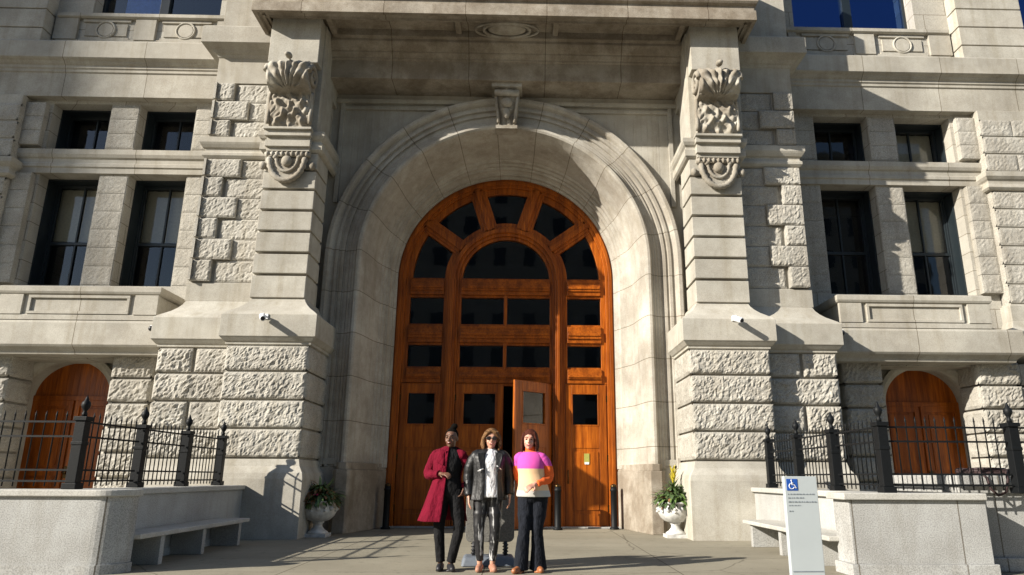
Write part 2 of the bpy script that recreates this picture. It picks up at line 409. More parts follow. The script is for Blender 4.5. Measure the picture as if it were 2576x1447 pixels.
# ---- keystone
def ornament(mb, x0, x1, zb, zt, side, amp, nx=36, nz=60, kind='leaf', seed=0, mi=0):
    """carved front: side(v)->(y,z) along profile v 0..1 bottom->top; closed with sides back to y_back"""
    rows = []
    for j in range(nz+1):
        v = j/nz; y, z = side(v); row = []
        for i in range(nx+1):
            u = i/nx; c = (u-0.5)*2; tap = 1.0
            if callable(x0): xa, xb = x0(v), x1(v)
            else: xa, xb = x0, x1
            x = xa+(xb-xa)*u
            d = 0
            edge = min(1, (1-abs(c))/0.12)
            if kind == 'leaf':
                if v > 0.55:      # fan ribs on the volute
                    ang = math.atan2(c*0.9, (v-0.50)*2.2+0.05)
                    d = 0.75*abs(math.cos(ang*8.5))*(0.75+0.25*math.cos(v*46))+0.4*max(0, 1-abs(c)*7)+0.25*noise.noise(Vector((x*8, z*8, seed)))
                else:             # leaves and rosettes
                    d = 0.45*abs(math.sin(c*7+1.6*math.sin(v*16)))*(0.6+0.4*math.cos(v*30+c*c*9))+0.5*max(0, 1-abs(c)*7)*abs(math.cos(v*20))
                    for rx, rv in ((-0.62, 0.08), (0.62, 0.08), (-0.3, 0.22), (0.3, 0.22), (-0.6, 0.36), (0.6, 0.36)):
                        dd = math.hypot((c-rx)*0.5, (v-rv)*0.95)
                        d += 0.8*math.exp(-(dd/0.055)**2)
                    d += 0.25*noise.noise(Vector((x*12, z*12, seed)))
            elif kind == 'bowl':
                d = 0.9*max(0, 1-(c*c+((v-0.62)*3.2)**2))**0.5 if c*c+((v-0.62)*3.2)**2 < 1 else 0
                d += 0.35*abs(math.sin(c*5))*(v < 0.42)+0.3*max(0, math.cos(c*9)*(v > 0.82))
            row.append((x, y-amp*d*edge, z))
        rows.append(row)
    V = mb.grid(rows, True)
    return rows
def solid_sides(mb, rows, yb):
    L = [r[0] for r in rows]; Rr = [r[-1] for r in rows]
    for E in (L, Rr):
        for a, b in zip(E, E[1:]): mb.face([a, b, (b[0], yb, b[2]), (a[0], yb, a[2])])
    for r in (rows[0], rows[-1]):
        for a, b in zip(r, r[1:]): mb.face([a, b, (b[0], yb, b[2]), (a[0], yb, a[2])])
mb = MB()
rows = ornament(mb, lambda v: -0.20-0.10*v, lambda v: 0.20+0.10*v, 8.6, 9.58, lambda v: (-2.18-0.24*v**1.5, 8.66+0.92*v), 0.09, kind='bowl')
solid_sides(mb, rows, -1.8)
mb.box(-0.34, 0.34, -2.52, -1.85, 9.48, 9.575)
mb.box(-0.24, 0.24, -2.24, -1.9, 8.60, 8.68)
mb.tube([(-0.27, -2.44, 9.36), (0.27, -2.44, 9.36)], 0.075, 12)
mb.ell((0, -2.38, 9.16), (0.13, 0.10, 0.11)); mb.ell((0, -2.30, 8.95), (0.08, 0.07, 0.14))
for q in (-1, 1): mb.tube([(q*0.24, -2.40, 9.3), (q*0.22, -2.34, 9.1), (q*0.19, -2.26, 8.85), (q*0.18, -2.26, 8.72)], 0.035, 8)
link('keystone', mb, M_CARVE, B)

# ---- piers
def pier(s):
    P = []
    def fx(a, b): return (a, b) if s > 0 else (-b, -a)
    mb = MB()
    # cores
    for a in ((3.66, 5.12, -3.24, -1.0, 1.30, 3.50), (5.12, 6.56, -2.89, -1.0, 1.30, 3.50),
              (3.89, 4.88, -2.96, -2.3, 3.50, 10.52), (4.1, 4.86, -2.3, -1.0, 3.50, 10.5), (4.90, 6.30, -2.63, -1.0, 3.50, 12.2), (3.90, 6.27, -2.60, -1.0, 9.2, 14)):
        mb.box(*fx(a[0], a[1]), *a[2:])
    mb.box(*fx(3.62, 5.14), -3.3, -1.0, 3.3, 4.0)
    # plinths with sloped top
    def path(pts): return pts if s > 0 else mir(pts)
    pb = [(3.60, -1.3), (3.60, -3.30), (5.14, -3.30), (5.14, -2.95), (6.58, -2.95), (6.58, -1.25)]
    # travelling from left to right, outward must be -Y: for right pier path goes inner->outer
    plin = [(0.13, 0.0), (0.13, 1.02), (0.11, 1.12), (0.03, 1.24), (0.0, 1.36), (-0.1, 1.38)]
    mb.sweep(path(pb), plin, caps=False)
    # base moulding + smooth band + flare
    band = [(-0.02, 3.44), (0.03, 3.46), (0.03, 3.50), (0.06, 3.52), (0.11, 3.58), (0.13, 3.60), (0.13, 4.02), (0.10, 4.05), (0.08, 4.07),
            (0.0, 4.13), (-0.08, 4.19), (-0.16, 4.27), (-0.22, 4.35), (-0.26, 4.44), (-0.30, 4.45)]
    mb.sweep(path(pb), band, caps=False)
    link('pier_core', mb, M_SM, B, mods=BEV2)
    # rock-faced base rows
    mb = MB(); k = 0
    for r, (z0, z1) in enumerate(((1.40, 1.89), (1.93, 2.41), (2.45, 2.94), (2.98, 3.43))):
        k += 7
        a, b = fx(3.60, 5.14)
        mb.rock((a, -3.30, z0), (1, 0, 0), (0, 0, 1), (0, -1, 0), b-a, z1-z0, 0.052, 0.03, 0.045, k+(s > 0)*50, 0.1)
        xs = s*3.60
        mb.rock((xs, -1.5 if s > 0 else -3.30, z0), (0, -1, 0) if s > 0 else (0, 1, 0), (0, 0, 1), (-s, 0, 0), 1.8, z1-z0, 0.035, 0.05, 0.05, k+3, 0.1)
        # outer return
        mb.rock((s*5.14, -3.3 if s > 0 else -2.9, z0), (0, 1, 0) if s > 0 else (0, -1, 0), (0, 0, 1), (s, 0, 0), 0.4, z1-z0, 0.02, 0.05, 0.04, k+4, 0.05)
        sp = 5.88 if r % 2 else 6.03
        xs_ = ((5.19, sp-0.03, 0.05), (sp+0.03, 6.58, 0.075)) if r % 2 == 1 else ((5.19, 6.58, 0.065),)
        if r == 3: xs_ = ((5.19, 5.85, 0.05), (5.92, 6.58, 0.075))
        for i, (xa, xb, am) in enumerate(xs_):
            a, b = fx(xa, xb)
            mb.rock((a, -2.95, z0), (1, 0, 0), (0, 0, 1), (0, -1, 0), b-a, z1-z0, am, 0.035, 0.05, k+11+i, 0.1)
        mb.rock((s*6.58, -2.95 if s > 0 else -1.35, z0), (0, 1, 0) if s > 0 else (0, -1, 0), (0, 0, 1), (s, 0, 0), 1.6, z1-z0, 0.04, 0.05, 0.05, k+5, 0.1)
    link('rusticated_base', mb, M_ROCK, B)
    # banded pilaster
    mb = MB(); zs = [4.43, 4.87, 5.32, 5.77, 6.22, 6.67, 7.10]
    for i, (z0, z1) in enumerate(zip(zs, zs[1:])):
        a, b = fx(3.85, 4.92)
        mb.box(a, b, -3.09, -2.3, z0+(0.055 if i else 0), z1)
        # inner splayed return behind
    a, b = fx(3.85, 4.92); mb.box(a, b, -3.09, -2.3, 7.15, 7.50)
    link('banded_pilaster', mb, M_SM, B, mods=BEV)
    mb = MB(); a, b = fx(3.90, 5.02); mb.box(a, b, -3.13, -2.3, 7.98, 10.50); link('upper_pilaster', mb, M_SM, B, mods=BEV)
    # block under the cornice above console
    mb = MB(); a, b = fx(3.93, 4.97); mb.box(a, b, -3.42, -3.0, 9.42, 10.50)
    link('impost_block', mb, M_SM, B, mods=BEV)
    # side pilaster quoins + field
    mb = MB(); k = 100
    rows_ = [(4.86, 5.28), (5.32, 5.73), (5.77, 6.18), (6.22, 6.64), (6.68, 7.09), (7.13, 7.50), (8.06, 8.41), (8.46, 8.86), (8.91, 9.30)]
    for r, (z0, z1) in enumerate(rows_):
        k += 5; long = r % 2 == 1
        xa, xb = (5.55, 6.30) if long else (5.90, 6.30)
        a, b = fx(xa, xb); mb.rock((a, -2.735, z0-0.012), (1, 0, 0), (0, 0, 1), (0, -1, 0), b-a, z1-z0+0.024, 0.035, 0.035, 0.04, k, 0.12)
        a, b = fx(4.95, 5.55 if long else 5.84); mb.rock((a, -2.66, z0-0.02), (1, 0, 0), (0, 0, 1), (0, -1, 0), b-a, z1-z0+0.03, 0.034, 0.04, 0.03, k+1, 0.03)
        mb.rock((s*6.30, -2.755 if s > 0 else -1.32, z0), (0, 1, 0) if s > 0 else (0, -1, 0), (0, 0, 1), (s, 0, 0), 1.48, z1-z0, 0.025, 0.06, 0.04, k+2, 0.05)
    link('quoin_stones', mb, M_ROCK, B)
    # side pilaster mouldings
    mb = MB()
    p2 = [(4.92, -2.64), (6.30, -2.64), (6.30, -1.25)]; p2 = p2 if s > 0 else mir(p2)
    mb.sweep(p2, [(0, 7.53), (0.06, 7.55), (0.10, 7.60), (0.10, 7.66), (0.06, 7.70), (0.06, 7.76), (0.10, 7.78), (0.14, 7.84), (0.16, 7.88), (0.16, 8.00), (0.0, 8.03)], caps=True)
    link('pilaster_band', mb, M_LONG, B, mods=BEV2); mb = MB()
    mb.sweep(p2, [(0.0, 4.44), (0.05, 4.44), (0.05, 4.82), (0, 4.84)])
    mb.sweep(p2, [(0.0, 9.34), (0.04, 9.34), (0.04, 9.95), (0.06, 9.97), (0.08, 10.02), (0.12, 10.04), (0.16, 10.10), (0.24, 10.14), (0.30, 10.16), (0.34, 10.17), (0.34, 10.56), (0.30, 10.6), (0.0, 10.62)])
    mb.sweep([(x, y) for x, y in p2], [(0.0, 10.6), (0.05, 10.6), (0.05, 13), (0, 13)])
    link('pilaster_cornice', mb, M_LONG, B, mods=BEV2); mb = MB()
    p3 = [(3.85, -1.45), (3.85, -3.06), (4.95, -3.06), (4.95, -2.6)]; p3 = p3 if s > 0 else mir(p3)
    mb.sweep(p3, [(0, 7.50), (0.05, 7.52), (0.09, 7.56), (0.09, 7.70), (0.06, 7.72), (0.06, 7.76), (0.10, 7.80), (0.13, 7.86), (0.13, 7.95), (0, 7.98)], caps=False)
    link('console_band', mb, M_LONG, B, mods=BEV2)
pier(-1); pier(1)

# ---- consoles (scroll brackets) and pendants
def console(s):
    cx = s*4.44; mb = MB()
    def side(v):
        # bottom v=0 z 7.98 ; S profile
        if v < 0.5:
            t = v/0.5; return (-3.24-0.06*math.sin(t*math.pi)-0.08*t, 7.98+0.76*t)
        t = (v-0.5)/0.5; a = -math.pi/2+t*math.pi*1.02
        return (-3.40-0.30*math.cos(a)*1.0, 9.06+0.32*math.sin(a))
    rows = ornament(mb, cx-0.42, cx+0.42, 0, 0, side, 0.12, nx=64, nz=110, seed=s*3)
    solid_sides(mb, rows, -3.0)
    # side volutes
    for q in (-1, 1):
        pts = []; rr = []
        for i in range(34):
            a = i*0.36; rad = 0.25*(1-i/36)
            pts.append((cx+q*0.44, -3.42-rad*math.cos(a), 9.06+rad*math.sin(a))); rr.append(0.055*(1-0.5*i/34))
        mb.tube(pts, rr, 8)
        mb.tube([(cx+q*0.43, -3.32-0.02*math.sin(i), 8.75-0.07*i) for i in range(11)], 0.04, 8)
    # curled centre leaf tip
    mb.ell((cx, -3.70, 9.40), (0.07, 0.10, 0.06)); mb.ell((cx, -3.80, 9.37), (0.05, 0.05, 0.045))
    o = link('console', mb, M_CARVE, B)
    mb = MB()
    for z0, z1, y in ((7.50, 7.58, -3.20), (7.58, 7.72, -3.26), (7.72, 7.80, -3.22), (7.80, 7.92, -3.30), (7.92, 7.97, -3.36)):
        mb.box(cx-0.47-(3.3+y)*-0.3, cx+0.47+(3.3+y)*-0.3, y, -3.0, z0, z1)
    link('console_plinth', mb, M_SM, B, mods=BEV2)
    mb = MB()          # pendant: half shield with garland
    n = 26; zc = 7.36
    mb.prism([(cx+0.34*math.cos(math.pi+math.pi*i/n), -3.09, zc+0.50*math.sin(math.pi+math.pi*i/n)) for i in range(n+1)], (0, -0.07, 0))
    mb.tube([(cx+0.36*math.cos(math.pi+math.pi*i/n), -3.17, zc+0.50*math.sin(math.pi+math.pi*i/n)) for i in range(n+1)], [0.05+0.02*(i % 2) for i in range(n+1)], 8)
    mb.tube([(cx+0.22*math.cos(math.pi+math.pi*i/n), -3.17, zc+0.30*math.sin(math.pi+math.pi*i/n)) for i in range(n+1)], [0.03+0.012*(i % 2) for i in range(n+1)], 8)
    mb.ell((cx, -3.18, zc-0.08), (0.11, 0.09, 0.12))
    for dx in (-0.24, 0.24): mb.ell((cx+dx, -3.17, zc+0.02), (0.06, 0.06, 0.06))
    mb.tube([(cx-0.46, -3.16, zc+0.07), (cx+0.46, -3.16, zc+0.07)], 0.055, 10)
    for i in range(9): mb.ell((cx-0.40+i*0.10, -3.20, zc+0.07), (0.035, 0.05, 0.06), 8, 6)
    for dx in (-0.50, 0.50): mb.ell((cx+dx, -3.12, zc-0.16), (0.07, 0.06, 0.09), 10, 8)
    link('pendant_ornament', mb, M_CARVE, B)
console(-1); console(1)

# ---- frieze and canopy
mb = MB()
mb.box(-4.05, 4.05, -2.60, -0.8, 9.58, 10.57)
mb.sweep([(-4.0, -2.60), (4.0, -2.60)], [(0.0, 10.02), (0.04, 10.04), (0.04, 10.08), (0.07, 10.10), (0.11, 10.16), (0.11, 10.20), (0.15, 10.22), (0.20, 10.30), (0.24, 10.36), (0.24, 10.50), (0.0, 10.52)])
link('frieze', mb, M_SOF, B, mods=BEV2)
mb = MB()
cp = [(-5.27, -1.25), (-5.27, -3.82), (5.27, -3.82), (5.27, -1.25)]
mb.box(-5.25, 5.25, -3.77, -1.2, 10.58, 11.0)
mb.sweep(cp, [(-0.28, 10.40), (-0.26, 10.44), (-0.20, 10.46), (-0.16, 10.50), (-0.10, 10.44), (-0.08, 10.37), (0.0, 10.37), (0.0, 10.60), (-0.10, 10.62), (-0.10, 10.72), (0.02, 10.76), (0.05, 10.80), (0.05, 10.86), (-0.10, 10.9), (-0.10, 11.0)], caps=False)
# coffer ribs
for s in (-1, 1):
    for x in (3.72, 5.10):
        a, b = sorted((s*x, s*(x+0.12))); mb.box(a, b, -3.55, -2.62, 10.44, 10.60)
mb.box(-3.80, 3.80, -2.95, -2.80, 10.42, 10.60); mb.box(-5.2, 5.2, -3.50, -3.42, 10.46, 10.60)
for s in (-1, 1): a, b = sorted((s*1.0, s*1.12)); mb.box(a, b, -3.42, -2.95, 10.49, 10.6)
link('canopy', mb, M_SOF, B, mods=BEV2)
mb = MB()
mb.sweep([(-5.23, -1.25), (-5.23, -3.76), (5.23, -3.76), (5.23, -1.25)], [(0, 10.95), (0.02, 10.97), (0.0, 11.05), (-0.03, 11.1), (-0.03, 11.75), (0.05, 11.8), (0.08, 11.85), (0.08, 12.0), (-0.3, 12.02)], caps=False)
mb.box(-5.1, 5.1, -3.5, -1.2, 11.5, 11.9)
link('canopy_parapet', mb, M_LONG, B)
mb = MB()   # oval cartouche under the canopy
mb.ell((0, -3.18, 10.46), (0.42, 0.20, 0.04), 28, 8)
for k, (rx, ry, rr) in enumerate(((0.50, 0.25, 0.035), (0.68, 0.27, 0.028))):
    mb.tube([(rx*math.cos(2*math.pi*i/40), -3.18+ry*math.sin(2*math.pi*i/40), 10.45) for i in range(41)], rr, 8)
link('cartouche', mb, M_CARVE, B)

# ---- side bays
def bay(s):
    def fx(a, b): return (a, b) if s > 0 else (-b, -a)
    def pth(p): return p if s > 0 else mir(p)
    mb = MB()
    ln = [(6.30, -1.5), (18, -1.5)]
    mb.sweep(pth(ln), [(-0.3, 9.63), (0.0, 9.63), (0.0, 10.24), (0.03, 10.26), (0.03, 10.32), (0.06, 10.35), (0.06, 10.41), (0.10, 10.44), (0.14, 10.49), (0.18, 10.51), (0.22, 10.54), (0.22, 10.96), (0.18, 11.0), (0.0, 11.04), (-0.3, 11.05)])
    link('belt_cornice', mb, M_LONG, B, mods=BEV2)
    mb = MB()   # transom band
    a, b = fx(6.3, 11.25)
    mb.sweep([(a, -1.36), (b, -1.36)], [(-0.5, 7.75), (0.0, 7.75), (0.0, 7.88), (0.03, 7.90), (0.03, 7.98), (0.0, 8.0), (0.0, 8.10), (0.04, 8.13), (0.07, 8.2), (0.07, 8.32), (-0.04, 8.36), (-0.5, 8.38)])
    link('transom_band', mb, M_LONG, B, mods=BEV2)
    mb = MB()   # parapet panels and sill
    a, b = fx(6.35, 11.0)
    mb.box(a, b, -1.345, -1.29, 10.9, 11.28)
    mb.sweep([(a, -1.3), (b, -1.3)], [(-0.4, 11.84), (0.08, 11.84), (0.12, 11.87), (0.12, 11.96), (-0.4, 12.0)])
    for xa, xb in ((6.95, 7.15), (8.62, 9.12), (10.5, 11.05)):
        p, q = fx(xa, xb); mb.box(p, q, -1.37, -1.29, 11.26, 11.84)
    for xa, xb in ((7.3, 8.5), (9.25, 10.4)):
        p, q = fx(xa, xb)
        mb.box(p, q, -1.345, -1.29, 11.27, 11.33); mb.box(p, q, -1.345, -1.29, 11.76, 11.83)
        mb.box(p+0.07, q-0.07, -1.33, -1.29, 11.38, 11.71)
        cxx = (p+q)/2
        mb.tube([(cxx+0.22*math.cos(2*math.pi*i/30), -1.34, 11.545+0.22*math.sin(2*math.pi*i/30)) for i in range(31)], 0.028, 6)
        mb.prism([(cxx+0.18*math.cos(2*math.pi*i/30), -1.29, 11.545+0.18*math.sin(2*math.pi*i/30)) for i in range(30)], (0, -0.06, 0))
    link('parapet_panel', mb, M_LONG, B, mods=BEV2)
    # balcony
    mb = MB()
    bp = [(6.98, -1.3), (6.98, -2.46), (10.15, -2.46), (10.15, -1.3)]
    mb.sweep(pth(bp), [(-0.3, 4.60), (0.0, 4.60), (0.03, 4.62), (0.05, 4.66), (0.05, 4.76), (0.0, 4.78), (-0.32, 4.79)], caps=False)
    mb.sweep(pth(bp), [(-0.28, 4.08), (0.0, 4.08), (0.0, 4.18), (-0.03, 4.2), (-0.03, 4.60), (-0.28, 4.6)], caps=False)
    a, b = fx(6.95, 10.18)
    for p, q in (fx(6.98, 7.45), fx(9.68, 10.15)): mb.box(p, q, -2.475, -2.4, 4.19, 4.60)
    p, q = fx(7.55, 9.58)
    mb.box(p, q, -2.47, -2.42, 4.20, 4.255); mb.box(p, q, -2.47, -2.42, 4.53, 4.59)
    mb.box(p, p+0.06, -2.47, -2.42, 4.255, 4.53); mb.box(q-0.06, q, -2.47, -2.42, 4.255, 4.53)
    a, b = fx(6.98, 10.15); mb.box(a, b, -2.2, -1.25, 4.08, 4.14)
    link('balcony', mb, M_LONG, B, mods=BEV2)
    mb = MB()
    sp = [(6.60, -2.44), (10.75, -2.44), (10.75, -1.25)]
    mb.sweep(pth(sp), [(-1.0, 3.40), (-0.12, 3.40), (-0.10, 3.46), (-0.06, 3.50), (0.0, 3.54), (0.03, 3.58), (0.03, 4.02), (0.01, 4.07), (-1.0, 4.075)])
    p, q = fx(6.62, 10.70); mb.box(p, q, -1.9, -1.25, 3.375, 3.47)
    link('string_course', mb, M_LONG, B, mods=BEV2)
    # door bay piers and arch surround
    mb = MB(); k = 300
    for xa, xb in ((7.10, 7.92), (9.95, 10.85)):
        mb = MB()
        for r in range(7):
            k += 3; z0 = 0.05+r*0.49
            a, b = fx(xa, xb); ins = 0.0
            mb.rock((a, -2.05, z0), (1, 0, 0), (0, 0, 1), (0, -1, 0), b-a, 0.445, 0.06, 0.04, 0.05, k, 0.3)
            mb.rock((a, -1.35, z0), (0, -1, 0), (0, 0, 1), (-1, 0, 0), 0.7, 0.445, 0.03, 0.05, 0.05, k+1, 0.1)
            mb.rock((b, -2.05, z0), (0, 1, 0), (0, 0, 1), (1, 0, 0), 0.7, 0.445, 0.03, 0.05, 0.05, k+2, 0.1)
        a, b = fx(xa+0.06, xb-0.06); mb.box(a, b, -1.98, -1.25, 0, 3.48)
        link('door_bay_pier', mb, M_ROCK, B)
    mb = MB(); c = s*9.22; rows = []
    pr = [(0.89, -0.7), (0.89, -1.28), (0.93, -1.36), (1.02, -1.42), (1.10, -1.42), (1.10, -1.28)]
    rows.append([(c-r, y, 0.0) for r, y in pr]); rows.append([(c-r, y, 2.66) for r, y in pr])
    for i in range(1, 32):
        a = math.pi*i/32; rows.append([(c-r*math.cos(a), y, 2.66+(r-0.12)*math.sin(a)) for r, y in pr])
    rows.append([(c+r, y, 2.66) for r, y in pr]); rows.append([(c+r, y, 0.0) for r, y in pr])
    mb.grid(rows, False); link('door_arch', mb, M_SM, B)
    # wooden side door
    mb = MB(); pts = arch_pts(c, 0.95, 0.80, 2.66, 24)
    for i in range(24):
        (xa, za), (xb, zb) = pts[i], pts[i+1]
        mb.hexa([(xa, -1.05, 0), (xb, -1.05, 0), (xb, -1.0, 0), (xa, -1.0, 0)], [(xa, -1.05, za), (xb, -1.05, zb), (xb, -1.0, zb), (xa, -1.0, za)])
    for q in (-1, 1):
        for xa, xb in ((0.02, 0.12), (0.78, 0.90)):
            a, b = sorted((c+q*xa, c+q*xb)); mb.box(a, b, -1.085, -1.04, 0.05, 2.62)
        for z0, z1 in ((0.05, 0.3), (1.05, 1.2), (2.5, 2.62)):
            a, b = sorted((c+q*0.12, c+q*0.78)); mb.box(a, b, -1.083, -1.04, z0, z1)
        for z0, z1 in ((0.36, 1.0), (1.26, 2.44)):
            a, b = sorted((c+q*0.20, c+q*0.70)); mb.box(a, b, -1.068, -1.04, z0, z1)
    mb.box(c-0.92, c+0.92, -1.09, -1.04, 2.62, 2.72)
    d = link('side_door', mb, M_WOOD, B, mods=BEV2); d.location.y = 0.10
    mb = MB(); mb.ell((c+0.07, -1.14, 1.12), (0.04, 0.04, 0.04), 10, 8); mb.box(c+0.03, c+0.11, -1.10, -1.08, 1.0, 1.24)
    link('handle', mb, M_BRASS, d)
    # far pilaster
    mb = MB(); a, b = fx(11.25, 12.9); mb.box(a, b, -1.58, -1.25, 0, 9.62)
    f = [(11.22, -1.28), (11.22, -1.60), (12.9, -1.60), (12.9, -1.28)]
    mb.sweep(pth(f), [(0, 3.44), (0.1, 3.5), (0.38, 3.6), (0.38, 4.0), (0.30, 4.08), (0.2, 4.18), (0.08, 4.3), (0.02, 4.44), (0.02, 4.8), (-0.02, 4.82)], caps=False)
    mb.sweep(pth(f), [(0, 7.53), (0.05, 7.55), (0.09, 7.60), (0.05, 7.70), (0.05, 7.76), (0.09, 7.80), (0.13, 7.86), (0.13, 7.98), (0.0, 8.01)], caps=False)
    a, b = fx(11.1, 12.75)
    for r in range(9): mb.box(a, b, -1.66, -1.25, 10.85+r*0.52, 11.34+r*0.52)
    mb.box(a+0.03, b-0.03, -1.62, -1.25, 10.8, 15.5)
    link('outer_pilaster', mb, M_SM, B, mods=BEV)
    mb = MB(); k = 500
    for r, (z0, z1) in enumerate([(0.1+.48*i, 0.54+.48*i) for i in range(7)]+[(4.86+.45*i, 5.27+.45*i) for i in range(6)]+[(8.05+.45*i, 8.46+.45*i) for i in range(3)]):
        k += 3; e = 0.38 if r < 7 else 0.0
        for (xa, xb) in (((11.25-e, 12.0), (12.03, 12.92)) if r % 2 else ((11.25-e, 12.45), (12.48, 12.92))):
            a, b = fx(xa, xb); mb.rock((a, -1.60-e, z0), (1, 0, 0), (0, 0, 1), (0, -1, 0), b-a, z1-z0, 0.022, 0.05, 0.03, k, 0.3)
        xx = s*(11.25-e)
        mb.rock((xx, (-1.32 if s > 0 else -1.60-e), z0), (0, -1, 0) if s > 0 else (0, 1, 0), (0, 0, 1), (-s, 0, 0), 0.28+e, z1-z0, 0.012, 0.06, 0.03, k+1, 0.05)
    link('outer_quoins', mb, M_ROCK, B)
    for z0, z1, n in ((5.12, 7.72, 6), (8.42, 9.50, 3)):
        mb = MB(); h = (z1-z0)/n; a, b = fx(10.80, 11.24)
        mb.box(a+0.01, b-0.01, -1.43, -1.25, z0, z1)
        for i in range(n): mb.rock((a, -1.445, z0+i*h+0.006), (1, 0, 0), (0, 0, 1), (0, -1, 0), b-a, h-0.012, 0.016, 0.05, 0.03, 900+i, 0.2)
        link('jamb_strip', mb, M_ROCK, B)
bay(-1); bay(1)

# ---- windows
def window(x0, x1, z0, z1, kind, y=-0.97, blind=0.0, gl=None, bcol=None, bx=(0, 1)):
    mb = MB(); t = 0.07
    mb.box(x0, x0+t, y, y+0.12, z0, z1); mb.box(x1-t, x1, y, y+0.12, z0, z1)
    mb.box(x0+t, x1-t, y, y+0.12, z0, z0+t); mb.box(x0+t, x1-t, y, y+0.12, z1-t*1.3, z1)
    if kind != 'wide':
        mb.box(x0, x0+0.03, -0.99, y, z0, z1); mb.box(x1-0.03, x1, -0.99, y, z0, z1); mb.box(x0+0.03, x1-0.03, -0.99, y, z1-0.03, z1); mb.box(x0+0.03, x1-0.03, -0.99, y, z0, z0+0.03)
    cx = (x0+x1)/2; i0, i1, j0, j1 = x0+t, x1-t, z0+t, z1-t*1.3
    if kind == 'sash':
        zm = z0+(z1-z0)*0.44
        mb.box(i0, i1, y+0.01, y+0.10, zm-0.035, zm+0.035)
        for za, zb in ((j0, zm-0.035), (zm+0.035, j1)): mb.box(cx-0.02, cx+0.02, y+0.02, y+0.09, za, zb)
        for xa, xb in ((i0, i0+0.04), (i1-0.04, i1)): mb.box(xa, xb, y+0.025, y+0.09, j0, j1)
    elif kind == 'pair':
        mb.box(cx-0.02, cx+0.02, y+0.02, y+0.09, j0, j1)
    elif kind == 'wide':
        mb.box(cx-0.11, cx+0.11, y-0.03, y+0.10, j0, j1)
    o = link('window', mb, M_FRAME, B, mods=BEV2)
    mb = MB(); mb.face([(i0, y+0.06, j0), (i1, y+0.06, j0), (i1, y+0.06, j1), (i0, y+0.06, j1)])
    link('pane', mb, gl or M_GLASS, o, fixn=False)
    if blind:
        mb = MB(); zb = j1-(j1-j0)*blind
        xa = i0+(i1-i0)*bx[0]; xb = i0+(i1-i0)*bx[1]
        n = 14; rows = [[(xa+(xb-xa)*i/n, y+0.15+0.012*math.sin(i*2.3), z) for i in range(n+1)] for z in (zb, j1)]
        mb.grid(rows, True); mb.tube([(xa, y+0.15, zb), (xb, y+0.15, zb)], 0.015, 6)
        link('blind', mb, bcol or M_BLIND, o)
M_BLUEB = plain('pale_blue_blind', (0.30, 0.45, 0.85), 0.8)
for s in (-1, 1):
    for k, (xa, xb) in enumerate(((7.38, 8.70), (9.36, 10.72))):
        a, b = (xa, xb) if s > 0 else (-xb, -xa)
        window(a, b, 5.1, 7.75, 'sash', y=-0.70, blind=(0.52 if not (s > 0 and k == 0) else 0))
        window(a, b, 8.36, 9.55, 'pair', y=-0.70, blind=(1.0 if s > 0 and k == 1 else 0))
    a, b = (7.15, 10.25) if s > 0 else (-10.25, -7.15)
    if s > 0: window(a, b, 11.98, 15, 'wide', gl=M_GLASSB)
    else: window(a, b, 11.98, 15, 'wide', gl=glassmat('upper_window_glass_left', (0.7, 0.8, 0.9), 2.0), blind=1.0, bcol=M_BLUEB, bx=(0.14, 0.46))
    a, b = (12.75, 15.2) if s > 0 else (-15.2, -12.75)
    window(a, b, 11.98, 15, 'wide', gl=M_GLASSB)
# dark rooms behind glass
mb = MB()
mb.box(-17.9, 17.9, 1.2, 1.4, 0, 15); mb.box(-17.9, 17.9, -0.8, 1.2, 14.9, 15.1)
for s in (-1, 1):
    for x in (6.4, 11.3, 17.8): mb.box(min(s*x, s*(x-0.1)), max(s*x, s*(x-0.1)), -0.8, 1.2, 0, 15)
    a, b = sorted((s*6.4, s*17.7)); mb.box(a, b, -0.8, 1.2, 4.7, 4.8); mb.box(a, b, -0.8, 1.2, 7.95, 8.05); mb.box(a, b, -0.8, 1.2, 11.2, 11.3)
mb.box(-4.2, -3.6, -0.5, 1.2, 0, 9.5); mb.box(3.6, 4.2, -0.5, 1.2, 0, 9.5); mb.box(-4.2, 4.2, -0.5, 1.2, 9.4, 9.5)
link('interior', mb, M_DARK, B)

# ================================================================== entrance screen
mb = MB()
ZS = 5.70
def ring(mb, r0, r1, y0, y1, z=ZS, n=56, a0=0, a1=180):
    rows = []
    for i in range(n+1):
        a = R(a0+(a1-a0)*i/n); c, s_ = -math.cos(a), math.sin(a)
        rows.append([(r*c, y, z+r*s_) for r, y in ((r0, y1), (r0, y0), (r1, y0), (r1, y1))])
    V = mb.grid(rows, False)
    for V_ in (V[0], V[-1]): mb.cap(V_)
# outer frame
ring(mb, 2.42, 2.68, 0.0, 0.2); ring(mb, 2.50, 2.58, -0.035, 0.0); ring(mb, 2.27, 2.42, 0.05, 0.2)
# inner lunette ring
ring(mb, 1.06, 1.14, 0.05, 0.2); ring(mb, 1.14, 1.38, 0.0, 0.2); ring(mb, 1.22, 1.32, -0.05, 0.0); ring(mb, 1.38, 1.49, 0.05, 0.2)
for a in (36, 72, 108, 144):
    c, s_ = math.cos(R(a)), math.sin(R(a))
    for hw, y0 in ((0.20, 0.03), (0.13, 0.0), (0.06, -0.04)):
        lo = []; hi = []
        for t in (1.34, 2.46):
            lo.append([(t*c-hw*s_, y0, ZS+t*s_+hw*c), (t*c+hw*s_, y0, ZS+t*s_-hw*c)])
        a_, b_ = lo
        mb.hexa([(*a_[0],), (*a_[1],), (*b_[1],), (*b_[0],)], [(p[0], 0.19, p[2]) for p in (a_[0], a_[1], b_[1], b_[0])])
link_s = link('entrance_screen', mb, M_WOOD, B, mods=BEV2)
SCR = link_s
